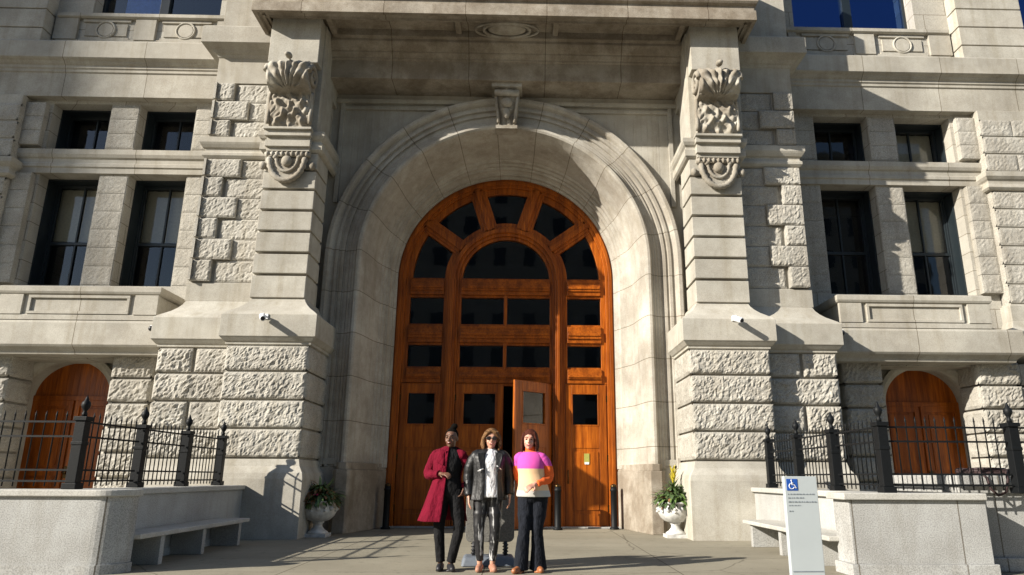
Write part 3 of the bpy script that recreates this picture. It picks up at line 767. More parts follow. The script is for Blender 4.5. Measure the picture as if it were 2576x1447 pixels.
# stiles and rails (verticals)
mb = MB()
for s in (-1, 1):
    def v(x0, x1, y0, y1, z0, z1):
        a, b = sorted((s*x0, s*x1)); mb.box(a, b, y0, y1, z0, z1)
    v(2.42, 2.68, 0.0, 0.2, 0, ZS); v(2.50, 2.58, -0.035, 0.0, 0, ZS); v(2.30, 2.42, 0.04, 0.2, 3.2, ZS)
    v(1.14, 1.42, 0.0, 0.2, 0, ZS); v(1.20, 1.36, -0.06, 0.0, 0, ZS); v(1.25, 1.31, -0.09, -0.06, 0, ZS)
    v(1.07, 1.14, 0.04, 0.2, 3.2, ZS); v(1.42, 1.49, 0.04, 0.2, 3.2, ZS)
mb.box(-0.04, 0.04, 0.02, 0.18, 3.5, 5.33)
link('stile', mb, M_WOOD, SCR, mods=BEV2)
mb = MB()
for x0, x1 in ((-2.30, -1.49), (-1.07, 1.07), (1.49, 2.30)):
    for z0, z1 in ((5.33, 5.70), (4.16, 4.56), (3.20, 3.53)):
        mb.box(x0, x1, 0.0, 0.2, z0, z1); mb.box(x0, x1, -0.035, 0.0, z0+0.10, z1-0.10); mb.box(x0+0.02, x1-0.02, -0.06, -0.035, (z0+z1)/2-0.03, (z0+z1)/2+0.03)
        mb.box(x0, x1, 0.05, 0.2, z0-0.06, z0); mb.box(x0, x1, 0.05, 0.2, z1, z1+0.05)
link('rail', mb, M_WOODH, SCR, mods=BEV2)
# panes
def pane(pts, parent=SCR, m=M_GLASS):
    mb = MB(); mb.face(pts); return link('pane', mb, m, parent, fixn=False)
pane([(1.1*math.cos(R(a)), 0.12, ZS+1.1*math.sin(R(a))) for a in range(180, -1, -10)][::-1])
for i in range(5):
    a0, a1 = 36*i, 36*(i+1)
    pts = [(2.40*math.cos(R(a)), 0.12, ZS+2.40*math.sin(R(a))) for a in range(a0, a1+1, 4)]+[(1.40*math.cos(R(a)), 0.12, ZS+1.40*math.sin(R(a))) for a in range(a1, a0-1, -4)]
    pane(pts)
for x0, x1 in ((-2.31, -1.45), (-1.09, -0.03), (0.03, 1.09), (1.45, 2.31)):
    for z0, z1 in ((4.5, 5.36), (3.45, 4.2)):
        pane([(x0, 0.12, z0), (x1, 0.12, z0), (x1, 0.12, z1), (x0, 0.12, z1)])
# door leaves (local: hinge at x=0, leaf extends +x, front at y=0)
def leaf(x, y, wd, rot, win, flip=False, name='door_leaf', label=None, H=3.19):
    mb = MB(); t = 0.06
    wx0, wx1 = win; z0, z1 = 2.25, 2.95
    def bx(a, b, y0, y1, c, d):
        if flip: a, b = -b, -a
        mb.box(a, b, y0, y1, c, d)
    bx(0, wx0, 0, t, 0, H); bx(wx1, wd, 0, t, 0, H)
    bx(wx0, wx1, 0, t, z1, H); bx(wx0, wx1, 0, t, 0, z0)
    bx(0.02, wx0-0.03, -0.012, 0, 0.04, H-0.03); bx(wx1+0.03, wd-0.02, -0.012, 0, 0.04, H-0.03)
    bx(wx0-0.03, wx1+0.03, -0.012, 0, z1+0.03, H-0.03); bx(wx0-0.03, wx1+0.03, -0.012, 0, 1.72, z0-0.03); bx(wx0-0.03, wx1+0.03, -0.012, 0, 0.04, 0.28)
    bx(wx0, wx1, -0.02, 0, 0.36, 1.64)
    for a, b, c, d in ((wx0-0.03, wx0, z0, z1), (wx1, wx1+0.03, z0, z1)): bx(a, b, -0.02, 0.01, c, d)
    bx(wx0-0.03, wx1+0.03, -0.02, 0.01, z0-0.03, z0); bx(wx0-0.03, wx1+0.03, -0.02, 0.01, z1, z1+0.03)
    o = link(name, mb, M_WOOD, SCR, mods=BEV2, label=label); o.location = (x, y, 0); o.rotation_euler = (0, 0, rot)
    mb = MB()
    a, b = (wx0, wx1) if not flip else (-wx1, -wx0)
    mb.face([(a, 0.03, z0), (b, 0.03, z0), (b, 0.03, z1), (a, 0.03, z1)])
    g = link('pane', mb, M_GLASS, SCR, fixn=False); g.location = o.location; g.rotation_euler = o.rotation_euler
    mb = MB()
    hx = wd-0.07
    for zz in (0.98, 1.18): mb.tube([((-hx if flip else hx), -0.012, zz), ((-hx if flip else hx), -0.07, zz)], 0.012, 6)
    mb.tube([((-hx if flip else hx), -0.07, 0.93), ((-hx if flip else hx), -0.07, 1.23)], 0.014, 8)
    for zz in (0.4, 1.5, 2.85): mb.box(-0.02, 0.02, -0.022, 0.0, zz-0.07, zz+0.07)
    h = link('handle', mb, M_BRASS, SCR); h.location = o.location; h.rotation_euler = o.rotation_euler
leaf(-2.41, 0.03, 0.99, 0, (0.19, 0.80))
leaf(-1.13, 0.03, 1.12, 0, (0.20, 0.93))
leaf(1.12, 0.02, 1.12, R(40), (0.22, 0.88), flip=True, label='right leaf standing open towards the plaza')
leaf(2.41, 0.03, 0.99, 0, (0.22, 0.80), flip=True)
mb = MB(); mb.box(1.86, 1.98, -0.004, 0.012, 1.38, 1.60, 0); mb.box(1.87, 1.97, -0.006, -0.003, 1.36, 1.41, 1)
link('sticker', mb, [M_YEL, M_WHT], SCR)
mb = MB(); mb.box(-2.66, 2.66, -0.12, 0.6, -0.018, 0.012); link('threshold', mb, M_GREY, SCR)
SCR.location = (0, -0.40, 0.022); SCR.scale = (0.976, 1, 0.976)

# ================================================================== plaza walls and fences
def rounded_path(s):
    # inner face of side wall then round the corner along front (right-hand outward)
    return None
def low_wall_left():
    T = thing('granite_wall', 'pale speckled granite retaining wall with rounded corner left of the entrance', 'wall', (-4.9, -8.05, 0))
    def plan(o):     # o = outset
        pts = [(-9.0, -8.05-o)]; r = 0.30; cx, cy = -4.38, -7.75
        for i in range(11):
            a = -math.pi/2+math.pi/2*i/10; pts.append((cx+(r+o)*math.cos(a), cy+(r+o)*math.sin(a)))
        pts += [(-4.08+o, -7.70), (-4.50+o, -7.70), (-4.50+o, -3.43), (-4.98-o, -3.43), (-4.98-o, -7.58+o), (-9.0, -7.58+o)]
        return [(x+4.9, y+8.05) for x, y in pts]
    mb = MB(); mb.prism([(x, y, 0.10) for x, y in plan(0)], (0, 0, 0.735)); mb.prism([(x, y, 0) for x, y in plan(0.02)], (0, 0, 0.102))
    link('wall_face', mb, M_GREY, T)
    mb = MB(); mb.prism([(x, y, 0.833) for x, y in plan(0.045)], (0, 0, 0.075)); link('coping', mb, M_GCAP, T, mods=BEV)
low_wall_left()
def low_wall_right():
    T = thing('granite_wall', 'pale speckled granite retaining wall behind the white pylon right of the entrance', 'wall', (4.9, -8.05, 0))
    mb = MB()
    mb.box(4.24-4.9, 5.86-4.9, 0, 0.42, 0.13, 0.83); mb.box(4.20-4.9, 5.90-4.9, -0.03, 0.44, 0, 0.13)
    mb.box(4.62-4.9, 5.02-4.9, 0.42, 4.62, 0, 0.83)
    link('wall_face', mb, M_GREY, T, mods=BEV2)
    mb = MB()
    mb.box(4.17-4.9, 5.86-4.9, -0.05, 0.46, 0.832, 0.91); mb.box(4.56-4.9, 5.06-4.9, 0.46, 4.62, 0.832, 0.91)
    link('coping', mb, M_GCAP, T, mods=BEV)
low_wall_right()
def plinth_right():
    T = thing('granite_plinth', 'tall grey granite plinth with stepped cap at the right edge behind a coiled hose', 'plinth', (6.9, -7.6, 0))
    mb = MB(); mb.box(-1.03, 1.2, 0, 1.6, 0, 0.90); mb.box(-1.10, 1.2, -0.06, 1.65, 0, 0.16)
    link('plinth_face', mb, M_GREY, T, mods=BEV)
    mb = MB(); mb.box(-1.07, 1.24, -0.04, 1.64, 0.902, 1.0); mb.box(-1.14, 1.3, -0.11, 1.7, 1.002, 1.12)
    link('stepped_cap', mb, M_GREY, T, mods=BEV)
plinth_right()

def post_mesh(h=0.80, w_=0.060):
    mb = MB(); mb.box(-w_*1.35, w_*1.35, -w_*1.35, w_*1.35, 0, 0.07); mb.box(-w_, w_, -w_, w_, 0.07, h-0.02)
    mb.box(-w_*1.12, w_*1.12, -w_*1.12, w_*1.12, h-0.30, h-0.26)
    mb.box(-w_*1.3, w_*1.3, -w_*1.3, w_*1.3, h-0.02, h+0.03)
    return mb
def fence(name, label, side, ox, oy):
    T = thing(name, label, 'fence', (ox, oy, 0.91))
    post = post_mesh(); pm = link('post', post, M_IRON, T, mods=BEV2)
    fb = MB(); fb.lathe([(0.03, 0.0), (0.03, 0.04), (0.02, 0.06), (0.03, 0.085), (0.045, 0.11), (0.052, 0.140), (0.045, 0.17), (0.026, 0.19), (0.015, 0.225), (0.004, 0.25)], 14)
    fm = link('finial', fb, M_IRON, pm); fm.location = (0, 0, 0.83)
    posts = [(0, 0), (0, 1.37), (0, 2.70), (0, 4.02)] + [(side*1.62*i, 0) for i in (1, 2, 3)]
    for i, (x, y) in enumerate(posts[1:]):
        p = pm.copy(); COL.objects.link(p); p.parent = T; p.location = (x, y, 0)
        q = fm.copy(); COL.objects.link(q); q.parent = p
    def panel(p0, p1, dz=0.0):
        mb = MB(); a, b = Vector((*p0, 0)), Vector((*p1, 0)); d = (b-a); L = d.length; d.normalize(); nrm = Vector((-d.y, d.x, 0))
        for z in (0.09, 0.215, 0.60, 0.77):
            h = 0.011; A = a+d*0.06; C_ = b-d*0.08
            mb.hexa([A-nrm*h+Vector((0, 0, z-h)), C_-nrm*h+Vector((0, 0, z-h)), C_+nrm*h+Vector((0, 0, z-h)), A+nrm*h+Vector((0, 0, z-h))],
                    [A-nrm*h+Vector((0, 0, z+h)), C_-nrm*h+Vector((0, 0, z+h)), C_+nrm*h+Vector((0, 0, z+h)), A+nrm*h+Vector((0, 0, z+h))])
        n = int((L-0.16)/0.125)
        for i in range(1, n+1):
            p = a+d*(0.08+(L-0.16)*i/(n+1))
            mb.tube([p+Vector((0, 0, 0.03)), p+Vector((0, 0, 0.83)), p+Vector((0, 0, 0.845)), p+Vector((0, 0, 0.90))], [0.008, 0.008, 0.012, 0.002], 6)
        link('railing_panel', mb, M_IRON, T)
    for a, b in ((0, 1), (1, 2), (2, 3)): panel(posts[a], posts[b])
    panel(posts[0], posts[4]); panel(posts[4], posts[5]); panel(posts[5], posts[6])
fence('iron_fence', 'black iron fence with ball finials on the rounded granite wall at left', -1, -4.78, -7.88)
fence('iron_fence', 'black iron fence with ball finials right of the white accessibility pylon', 1, 4.80, -7.88)

def bench(s, label):
    T = thing('stone_bench', label, 'bench', (s*4.25, -6.1, 0), group='stone benches along the plaza walls')
    mb = MB(); mb.box(-0.24 if s < 0 else -0.14, 0.25 if s < 0 else 0.36, -1.60, 1.80, 0.345, 0.405); link('seat', mb, M_GCAP, T, mods=BEV)
    for y in (-0.95, 0.25, 1.55):
        mb = MB(); mb.box(-0.08, 0.34, y-0.05, y+0.05, 0, 0.345) if s > 0 else mb.box(-0.24, 0.20, y-0.05, y+0.05, 0, 0.345)
        link('leg', mb, M_GREY, T, mods=BEV2)
bench(-1, 'shaded grey stone bench slab along the left granite wall')
bench(1, 'sunlit stone bench slab along the wall right of the entrance')

# ================================================================== urns and plants
def urn(x, y, label):
    T = thing('stone_urn', label, 'urn', (x, y, 0), group='white urns flanking the arch')
    mb = MB(); mb.box(-0.20, 0.20, -0.20, 0.20, 0, 0.06)
    mb.lathe([(0.19, 0.06), (0.18, 0.09), (0.13, 0.12), (0.085, 0.17), (0.075, 0.22), (0.11, 0.25), (0.10, 0.27)], 28)
    mb.lathe([(0.10, 0.265), (0.19, 0.29), (0.27, 0.36), (0.315, 0.44), (0.32, 0.50), (0.30, 0.55), (0.285, 0.575), (0.30, 0.59), (0.33, 0.605), (0.335, 0.63), (0.30, 0.635), (0.27, 0.60), (0.02, 0.58)], 56,
             fn=lambda q, z: (0.035*abs(math.cos(q*9)) if 0.27 < z < 0.40 else 0.0)+(0.02*math.sin(q*14) if 0.6 < z < 0.634 else 0))
    for i in range(8):
        a = 2*math.pi*i/8+0.2
        mb.ell((0.315*math.cos(a), 0.315*math.sin(a), 0.50), (0.045, 0.045, 0.05), 10, 6)
        a2 = a+math.pi/8
        for dz in (0, 1): mb.ell((0.322*math.cos(a2), 0.322*math.sin(a2), 0.46+0.05*dz), (0.03, 0.03, 0.022), 8, 6)
    link('bowl', mb, M_WHITE, T)
urn(-3.30, -2.80, 'white stone urn with carved bowl left of the arch, half in shade')
urn(3.31, -2.75, 'white stone urn with carved bowl right of the arch, fully sunlit')
M_LEAF = plain('dark_green_leaf', (0.055, 0.095, 0.03), 0.5, var=0.5, scale=12)
M_LEAFY = plain('yellow_bract', (0.62, 0.52, 0.05), 0.5, var=0.3)
M_LEAFL = plain('light_green_leaf', (0.12, 0.20, 0.05), 0.5, var=0.4)
M_LEAFR = plain('bronze_leaf', (0.20, 0.10, 0.04), 0.6, var=0.4)
M_PINK = plain('pink_flower', (0.5, 0.03, 0.10), 0.6)
def blade(mb, o, dirv, L, wd, bend, mi=0, n=6):
    o = Vector(o); d = Vector(dirv).normalized(); sdv = d.cross(Vector((0, 0, 1)))
    if sdv.length < 0.01: sdv = Vector((1, 0, 0))
    sdv.normalize(); rows = []; p = o.copy()
    for i in range(n+1):
        t = i/n; hw = wd*math.sin(math.pi*min(1, 0.15+t*0.85))**0.7
        c = p+Vector((0, 0, 0.0)); rows.append([c-sdv*hw, c+Vector((0, 0, hw*0.35)), c+sdv*hw])
        d = (d+Vector((0, 0, -bend/n))).normalized(); p = p+d*L/n
    mb.grid(rows, True, False, mi)
def plants(x, y, label, kind):
    T = thing('urn_planting', label, 'plant', (x, y, 0.60))
    rnd = random.Random(5 if kind == 'spike' else 9)
    mb = MB()
    n = 560
    for i in range(n):
        a = rnd.uniform(0, 2*math.pi); e = rnd.uniform(0.05, 1.1); r0 = rnd.uniform(0, 0.30)
        L = rnd.uniform(0.12, 0.28)
        o = (r0*math.cos(a), r0*math.sin(a), rnd.uniform(-0.02, 0.12+0.20*(1-r0/0.30)))
        mi = rnd.choices([0, 1, 2], [6, 2, 0.6] if kind == 'spike' else [5, 1.5, 2.5])[0]
        if kind != 'spike' and math.cos(a) < -0.3: mi = rnd.choice([1, 2, 2])
        blade(mb, o, (math.cos(a)*math.cos(e), math.sin(a)*math.cos(e), math.sin(e)), L, rnd.uniform(0.016, 0.036), rnd.uniform(0.8, 2.4), mi)
    if kind != 'spike':
        for i in range(150):   # trailing
            a = rnd.uniform(2.2, 4.6); o = (0.27*math.cos(a), 0.27*math.sin(a), 0.03)
            blade(mb, o, (math.cos(a), math.sin(a), 0.1), rnd.uniform(0.12, 0.2), 0.016, 2.8, rnd.choice([0, 2, 1]))
    link('foliage', mb, [M_LEAF, M_LEAFL, M_LEAFR], T)
    mb = MB()
    if kind == 'spike':
        for i in range(40):
            a = i*2.4; z = 0.12+i*0.012; e = 0.75+i*0.012
            blade(mb, (0, 0, z), (math.cos(a)*math.cos(e), math.sin(a)*math.cos(e), math.sin(e)), 0.20-0.001*i, 0.018, 0.35, 1 if i > 18 else 0)
        link('bract_spike', mb, [M_LEAFL, M_LEAFY], T)
    else:
        for a, e, L in ((0.6, 0.95, 0.42), (2.2, 1.35, 0.40), (1.2, 1.2, 0.32), (0.2, 0.7, 0.34), (3.4, 1.1, 0.25), (5.2, 0.8, 0.3), (-0.3, 1.0, 0.45), (4.4, 1.0, 0.28), (2.7, 0.8, 0.3)):
            blade(mb, (0, 0, 0.1), (math.cos(a)*math.cos(e), math.sin(a)*math.cos(e), math.sin(e)), L, 0.028, 0.25, 0)
        link('upright_leaves', mb, [M_LEAFL], T)
        mb = MB()
        for i in range(4):
            a = rnd.uniform(2.6, 5.4); mb.ell((0.27*math.cos(a), 0.27*math.sin(a), rnd.uniform(0.0, 0.16)), (0.022, 0.022, 0.018), 8, 6)
        link('flowers', mb, M_PINK, T)
plants(-3.30, -2.80, 'bronze and green trailing planting in the left urn', 'mixed')
plants(3.31, -2.75, 'green planting with a yellow spike in the right urn', 'spike')

# ================================================================== bollards
def bollard(x, y, label):
    T = thing('bollard', label, 'bollard', (x, y, 0), group='black bollards before the doors')
    mb = MB(); mb.lathe([(0.10, 0), (0.10, 0.03), (0.075, 0.05), (0.068, 0.06), (0.068, 0.78), (0.078, 0.79), (0.078, 0.82), (0.066, 0.83), (0.066, 0.87)], 24)
    link('column', mb, M_IRON, T)
    mb = MB(); mb.lathe([(0.066, 0.87), (0.072, 0.88), (0.06, 0.91), (0.03, 0.93), (0.005, 0.935)], 24); link('cap', mb, M_BRASS, T)
bollard(1.20, -0.95, 'black bollard between the open leaf and the right door')
bollard(2.42, -0.72, 'black bollard at the right end of the doors')
bollard(-2.42, -0.85, 'shaded black bollard at the left end of the doors')

# ================================================================== pylon sign
def pylon():
    T = thing('pylon_sign', 'white accessibility pylon sign with a blue wheelchair symbol', 'sign', (3.20, -9.35, 0), rz=R(3))
    mb = MB(); mb.box(-0.165, 0.165, 0, 0.06, 0.0, 1.09); link('panel', mb, M_SIGN, T, mods=[('BEVEL', dict(width=0.004, segments=2))])
    mb = MB(); mb.box(-0.150, 0.150, -0.004, 0, 0.205, 0.213); link('panel_seam', mb, M_TEXT, T)
    mb = MB(); mb.box(-0.145, -0.035, -0.004, 0.001, 0.955, 1.065); q = link('symbol_plate', mb, M_BLUE, T)
    mb = MB(); cx, cz = -0.092, 1.008; y = -0.006
    mb.ell((cx-0.004, y, cz+0.042), (0.008, 0.003, 0.008), 12, 6)
    mb.tube([(cx-0.004, y, cz+0.032), (cx-0.001, y, cz+0.002), (cx+0.024, y, cz+0.001), (cx+0.036, y, cz-0.03), (cx+0.046, y, cz-0.028)], 0.0045, 6)
    mb.tube([(cx-0.003, y, cz+0.018), (cx+0.018, y, cz+0.016)], 0.0035, 6)
    mb.tube([(cx-0.004+0.026*math.cos(R(a)), y, cz-0.012+0.026*math.sin(R(a))) for a in range(110, 345, 12)], 0.0040, 6)
    link('wheelchair_symbol', mb, M_WHT, q)
    mb = MB(); rnd = random.Random(3)
    for z, h, xs in ((0.915, 0.011, 0.27), (0.880, 0.011, 0.16), (0.842, 0.012, 0.29), (0.81, 0.008, 0.12), (0.755, 0.011, 0.04)):
        x = -0.14
        while x < -0.14+xs:
            wd = rnd.uniform(0.012, 0.034); x2 = min(x+wd, -0.14+xs)
            n = max(1, int((x2-x)/0.006))
            for i in range(n): mb.box(x+i*0.006, x+i*0.006+0.0042, -0.0035, 0.0005, z, z+h*rnd.choice((0.7, 1, 1)))
            x = x2+0.007
    link('lettering', mb, M_TEXT, T)
pylon()

# ================================================================== small fixtures
def camera_fix(x, y, z, label, s=1):
    T = thing('security_camera', label, 'camera', (x, y, z), group='security cameras on the facade')
    mb = MB(); mb.box(-0.05, 0.05, -0.02, 0.0, -0.05, 0.05); mb.tube([(0, -0.02, 0), (0, -0.12, 0.03), (0, -0.16, -0.02)], 0.018, 8); link('bracket', mb, M_WHT, T)
    mb = MB(); d = Vector((0.35*s, -0.75, -0.35)).normalized(); p = Vector((0, -0.16, -0.04))
    mb.tube([p-d*0.10, p-d*0.09, p+d*0.14, p+d*0.15], [0.045, 0.055, 0.055, 0.045], 14); link('housing', mb, M_WHT, T)
    mb = MB(); mb.tube([p+d*0.152, p+d*0.158], 0.038, 12); link('lens', mb, M_BPL, T)
camera_fix(-4.43, -3.43, 3.97, 'white security camera on the band of the left pier', 1)
camera_fix(4.47, -3.43, 4.02, 'white security camera on the band of the right pier', 1)
def dome_fix(x, y, z, label):
    T = thing('dome_camera', label, 'camera', (x, y, z), group='small dome cameras')
    mb = MB(); mb.box(-0.03, 0.03, -0.06, 0, -0.01, 0.05); link('bracket', mb, M_WHT, T)
    mb = MB(); mb.ell((0, -0.06, -0.02), (0.055, 0.055, 0.055), 14, 10); link('dome', mb, M_BPL, T)
dome_fix(-7.0, -2.48, 3.92, 'small dome camera at the corner of the left string course')
dome_fix(6.95, -2.48, 3.97, 'small dome camera at the corner of the right string course')
dome_fix(-2.84, -0.80, 3.55, 'tiny dome camera on the left arch jamb')
dome_fix(2.84, -0.80, 3.65, 'tiny dome camera on the right arch jamb')

def hose():
    T = thing('coiled_hose', 'dark red hose coiled on the stepped cap at the far right', 'hose', (6.5, -7.3, 1.12))
    mb = MB(); pts = []
    for i in range(150):
        a = i*0.20; r = 0.34+0.03*math.sin(i*0.7); pts.append((r*1.25*math.cos(a), r*math.sin(a)*0.8, 0.02+0.012*(i/31)+0.004*math.sin(i)))
    mb.tube(pts, 0.016, 8)
    mb.tube([(-0.42, -0.1, 0.03), (-0.40, -0.36, 0.03), (-0.38, -0.44, -0.03), (-0.36, -0.45, -0.16), (-0.28, -0.46, -0.24), (-0.18, -0.46, -0.20), (-0.13, -0.45, -0.06), (-0.10, -0.40, 0.03), (0.0, -0.27, 0.06)], 0.016, 8)
    link('tubing', mb, plain('dull_red_rubber', (0.035, 0.018, 0.018), 0.7), T)
hose()

# sidewalk sign on weighted base behind the people
def board():
    T = thing('sidewalk_sign', 'grey-backed sidewalk sign on a weighted base behind the woman in black leather', 'sign', (0.04, -7.0, 0), rz=R(4))
    mb = MB(); n = 6; r = 0.07; w2, z0, z1 = 0.31, 0.27, 1.12; poly = []
    for cx, cz, a0 in ((w2-r, z0+r, -90), (w2-r, z1-r, 0), (-w2+r, z1-r, 90), (-w2+r, z0+r, 180)):
        for i in range(n+1): a = R(a0+90*i/n); poly.append((cx+r*math.cos(a), -0.02, cz+r*math.sin(a)))
    mb.prism(poly, (0, 0.04, 0)); link('panel', mb, plain('grey_granular_plastic', (0.17, 0.165, 0.15), 0.8, var=0.45, scale=60), T, mods=BEV2)
    for x in (-0.2, 0.2):
        mb = MB(); mb.tube([(x, 0, 0.28), (x, 0, 0.10)], 0.026, 10); mb.tube([(x+0.034*math.cos(i*0.9), 0.034*math.sin(i*0.9), 0.12+i*0.0055) for i in range(26)], 0.007, 6)
        link('spring_foot', mb, M_BPL, T)
    mb = MB(); mb.hexa([(-0.36, -0.26, 0), (0.34, -0.26, 0), (0.34, 0.26, 0), (-0.36, 0.26, 0)], [(-0.32, -0.20, 0.11), (0.30, -0.20, 0.11), (0.30, 0.20, 0.11), (-0.32, 0.20, 0.11)])
    link('base', mb, plain('blue_grey_plastic', (0.13, 0.15, 0.18), 0.6), T, mods=[('BEVEL', dict(width=0.03, segments=3))])
board()
# ================================================================== people
def V3(*a): return Vector(a)
def catm(P, n):
    out = []; m = len(P)
    for i in range(m-1):
        p0, p1, p2, p3 = P[max(i-1, 0)], P[i], P[i+1], P[min(i+2, m-1)]
        for k in range(n):
            t = k/n
            out.append([0.5*((2*b)+(-a+c)*t+(2*a-5*b+4*c-d)*t*t+(-a+3*b-3*c+d)*t**3) for a, b, c, d in zip(p0, p1, p2, p3)])
    out.append(list(P[-1])); return out
def loft(mb, rings, n=44, sub=6, gap=None, fold=0.0, fk=7, seed=0, closed_ends=True):
    """rings (z,cx,cy,rx,ry); gap=(a0,a1) degrees left open, 270 = towards the camera"""
    rr = catm(rings, sub); rows = []; L = len(rr)
    a0, a1 = (gap[1], gap[0]+360) if gap else (0, 360)
    for j, (z, cx, cy, rx, ry) in enumerate(rr):
        row = []; t = j/(L-1)
        for i in range(n + (1 if gap else 0)):
            a = R(a0+(a1-a0)*i/n)
            f = 1+fold*t*(math.sin(a*fk+seed)+0.5*math.sin(a*(fk*2+1)+seed*2))+0.03*fold*10*noise.noise(Vector((math.cos(a)*3, math.sin(a)*3, z*9+seed)))
            row.append((cx+rx*f*math.cos(a), cy+ry*f*math.sin(a), z))
        rows.append(row)
    V = mb.grid(rows, True, not gap)
    if not gap and closed_ends: mb.cap(V[0]); mb.cap(V[-1])
def wr_tube(mb, pts, radii, seg=18, amp=0.07, seed=0, n=7, cap=False):
    if cap:
        s0 = Vector(pts[0]); q = -1 if s0.x < 0 else 1
        pts = [tuple(s0+Vector((-q*0.095, 0.0, 0.015))), tuple(s0+Vector((-q*0.045, 0, 0.0))), tuple(s0+Vector((-q*0.008, 0, -0.03)))]+list(pts[1:]); radii = [radii[0]*0.5, radii[0]*0.78, radii[0]*0.96]+list(radii[1:])
    rows = catm([(*p, r) for p, r in zip(pts, radii)], n)
    P = [Vector(r[:3]) for r in rows]; rad = [r[3]*(1+amp*math.sin(i*1.3+seed)*0.25+amp*1.2*noise.noise(Vector((i*0.55, seed*1.7, 0)))) for i, r in enumerate(rows)]
    mb.tube(P, rad, seg)
def hand(mb, wrist, elbow, curl, thumb_side, palm_n):
    w_ = Vector(wrist); d = (w_-Vector(elbow)).normalized(); n = Vector(palm_n); n = (n-d*n.dot(d)).normalized(); sv = d.cross(n)*thumb_side
    pc = w_+d*0.045
    for k in (-0.024, -0.008, 0.008, 0.024): mb.limb([w_+sv*k*0.6, w_+d*0.085+sv*k], [0.014, 0.0125], 10)
    for k, L in ((-0.029, 0.058), (-0.010, 0.072), (0.010, 0.078), (0.029, 0.070)):
        p = w_+d*0.085+sv*k; a = curl; pts = [p]
        for q in range(3):
            dd = d*math.cos(a)+n*math.sin(a); p = p+dd*L*(0.45, 0.32, 0.23)[q]; pts.append(p); a += curl
        mb.limb(pts, [0.0095, 0.009, 0.0085, 0.007], 10)
    p = w_+d*0.02+sv*0.028
    mb.limb([p, p+(d*0.6+sv*0.8).normalized()*0.035, p+(d*0.6+sv*0.8).normalized()*0.035+(d*0.9+sv*0.25+n*0.3).normalized()*0.038], [0.0125, 0.011, 0.009], 10)
def head_mesh(mb, c, s=1.0, yaw=0.0, tilt=0.0):
    rot = Matrix.Rotation(yaw, 3, 'Z') @ Matrix.Rotation(tilt, 3, 'Y')
    c = Vector(c)
    def L(x, y, z): return c+rot @ (Vector((x, y, z))*s)
    mb.ell(c+rot @ V3(0, 0.012*s, 0.025*s), (0.074*s, 0.092*s, 0.088*s), 24, 16, rot)
    mb.ell(L(0, -0.018, -0.025), (0.060*s, 0.068*s, 0.085*s), 24, 16, rot)
    mb.ell(L(0, -0.048, -0.088), (0.026*s, 0.026*s, 0.022*s), 14, 10, rot)      # chin
    mb.limb([L(0, -0.082, 0.012), L(0, -0.098, -0.022)], [0.009*s, 0.014*s], 10)  # nose
    mb.limb([L(-0.03, -0.078, 0.03), L(0.03, -0.078, 0.03)], [0.012*s, 0.012*s], 10)
    for q in (-1, 1):
        mb.ell(L(q*0.074, 0.008, -0.005), (0.010*s, 0.020*s, 0.030*s), 10, 8, rot)
        mb.ell(L(q*0.036, -0.058, -0.03), (0.022*s, 0.020*s, 0.022*s), 12, 8, rot)
    mb.limb([L(-0.018, -0.080, -0.052), L(0.018, -0.080, -0.052)], [0.010*s, 0.010*s], 10)
    return L
def skinmat(name, col):
    m = plain(name, col, 0.5, var=0.12, scale=30)
    m.node_tree.nodes["Principled BSDF"].inputs['Subsurface Weight'].default_value = 0.08
    return m
RM = lambda v, sm=6: [('REMESH', dict(mode='VOXEL', voxel_size=v, use_smooth_shade=True)), ('SMOOTH', dict(factor=0.5, iterations=sm))]
M_EYE = plain('eye_dark', (0.02, 0.012, 0.01), 0.2); M_EYEW = plain('teeth_white', (0.7, 0.68, 0.64), 0.3)
def body(T, J, skin, s=1.0, yaw=0, tilt=0, hands=('L', 'R'), curl=0.35, palms=None):
    mb = MB()
    hp = V3(*J['pelvis']); ch = V3(*J['chest']); nk = V3(*J['neck']); hd = V3(*J['head'])
    loft(mb, [(hp.z-0.09, hp.x, hp.y, 0.06, 0.05), (hp.z-0.05, hp.x, hp.y, 0.14, 0.10), (hp.z+0.02, hp.x, hp.y, 0.155, 0.11), (hp.z+0.16, (hp.x+ch.x)/2, hp.y, 0.125, 0.095),
              (ch.z-0.05, ch.x, ch.y, 0.15, 0.115), (ch.z+0.05, ch.x, ch.y, 0.165, 0.105), (nk.z-0.03, nk.x, nk.y+0.01, 0.12, 0.07), (nk.z+0.01, nk.x, nk.y, 0.055, 0.055)], 28, 4)
    mb.limb([nk-V3(0, 0, 0.03), hd+V3(0, 0.02, -0.05)], [0.055, 0.050], 16)
    L = head_mesh(mb, hd, s, yaw, tilt)
    for q in ('L', 'R'):
        S, E_, W = (V3(*J[k+q]) for k in ('sh', 'el', 'wr'))
        S = S+V3(-0.03 if S.x > 0.02 else 0.03, 0, -0.035)
        mb.limb([S, S.lerp(E_, 0.5), E_], [0.042, 0.042, 0.037]); mb.limb([E_, E_.lerp(W, 0.35), W], [0.037, 0.036, 0.024])
        hand(mb, W, E_, curl, 1 if q == 'L' else -1, (palms or {}).get(q, (0, -1, 0)))
        H, K, A = (V3(*J[k+q]) for k in ('hip', 'kn', 'an'))
        mb.limb([H, H.lerp(K, 0.5), K], [0.085, 0.070, 0.052]); mb.limb([K, K.lerp(A, 0.35), A], [0.052, 0.050, 0.032])
        fd = V3(*J.get('ft'+q, (0, -1, 0))).normalized()
        mb.limb([A-V3(0, 0, 0.05)-fd*0.03, A-V3(0, 0, 0.06)+fd*0.13], [0.032, 0.028])
    o = link('body', mb, skin, T, mods=RM(0.0065))
    return L
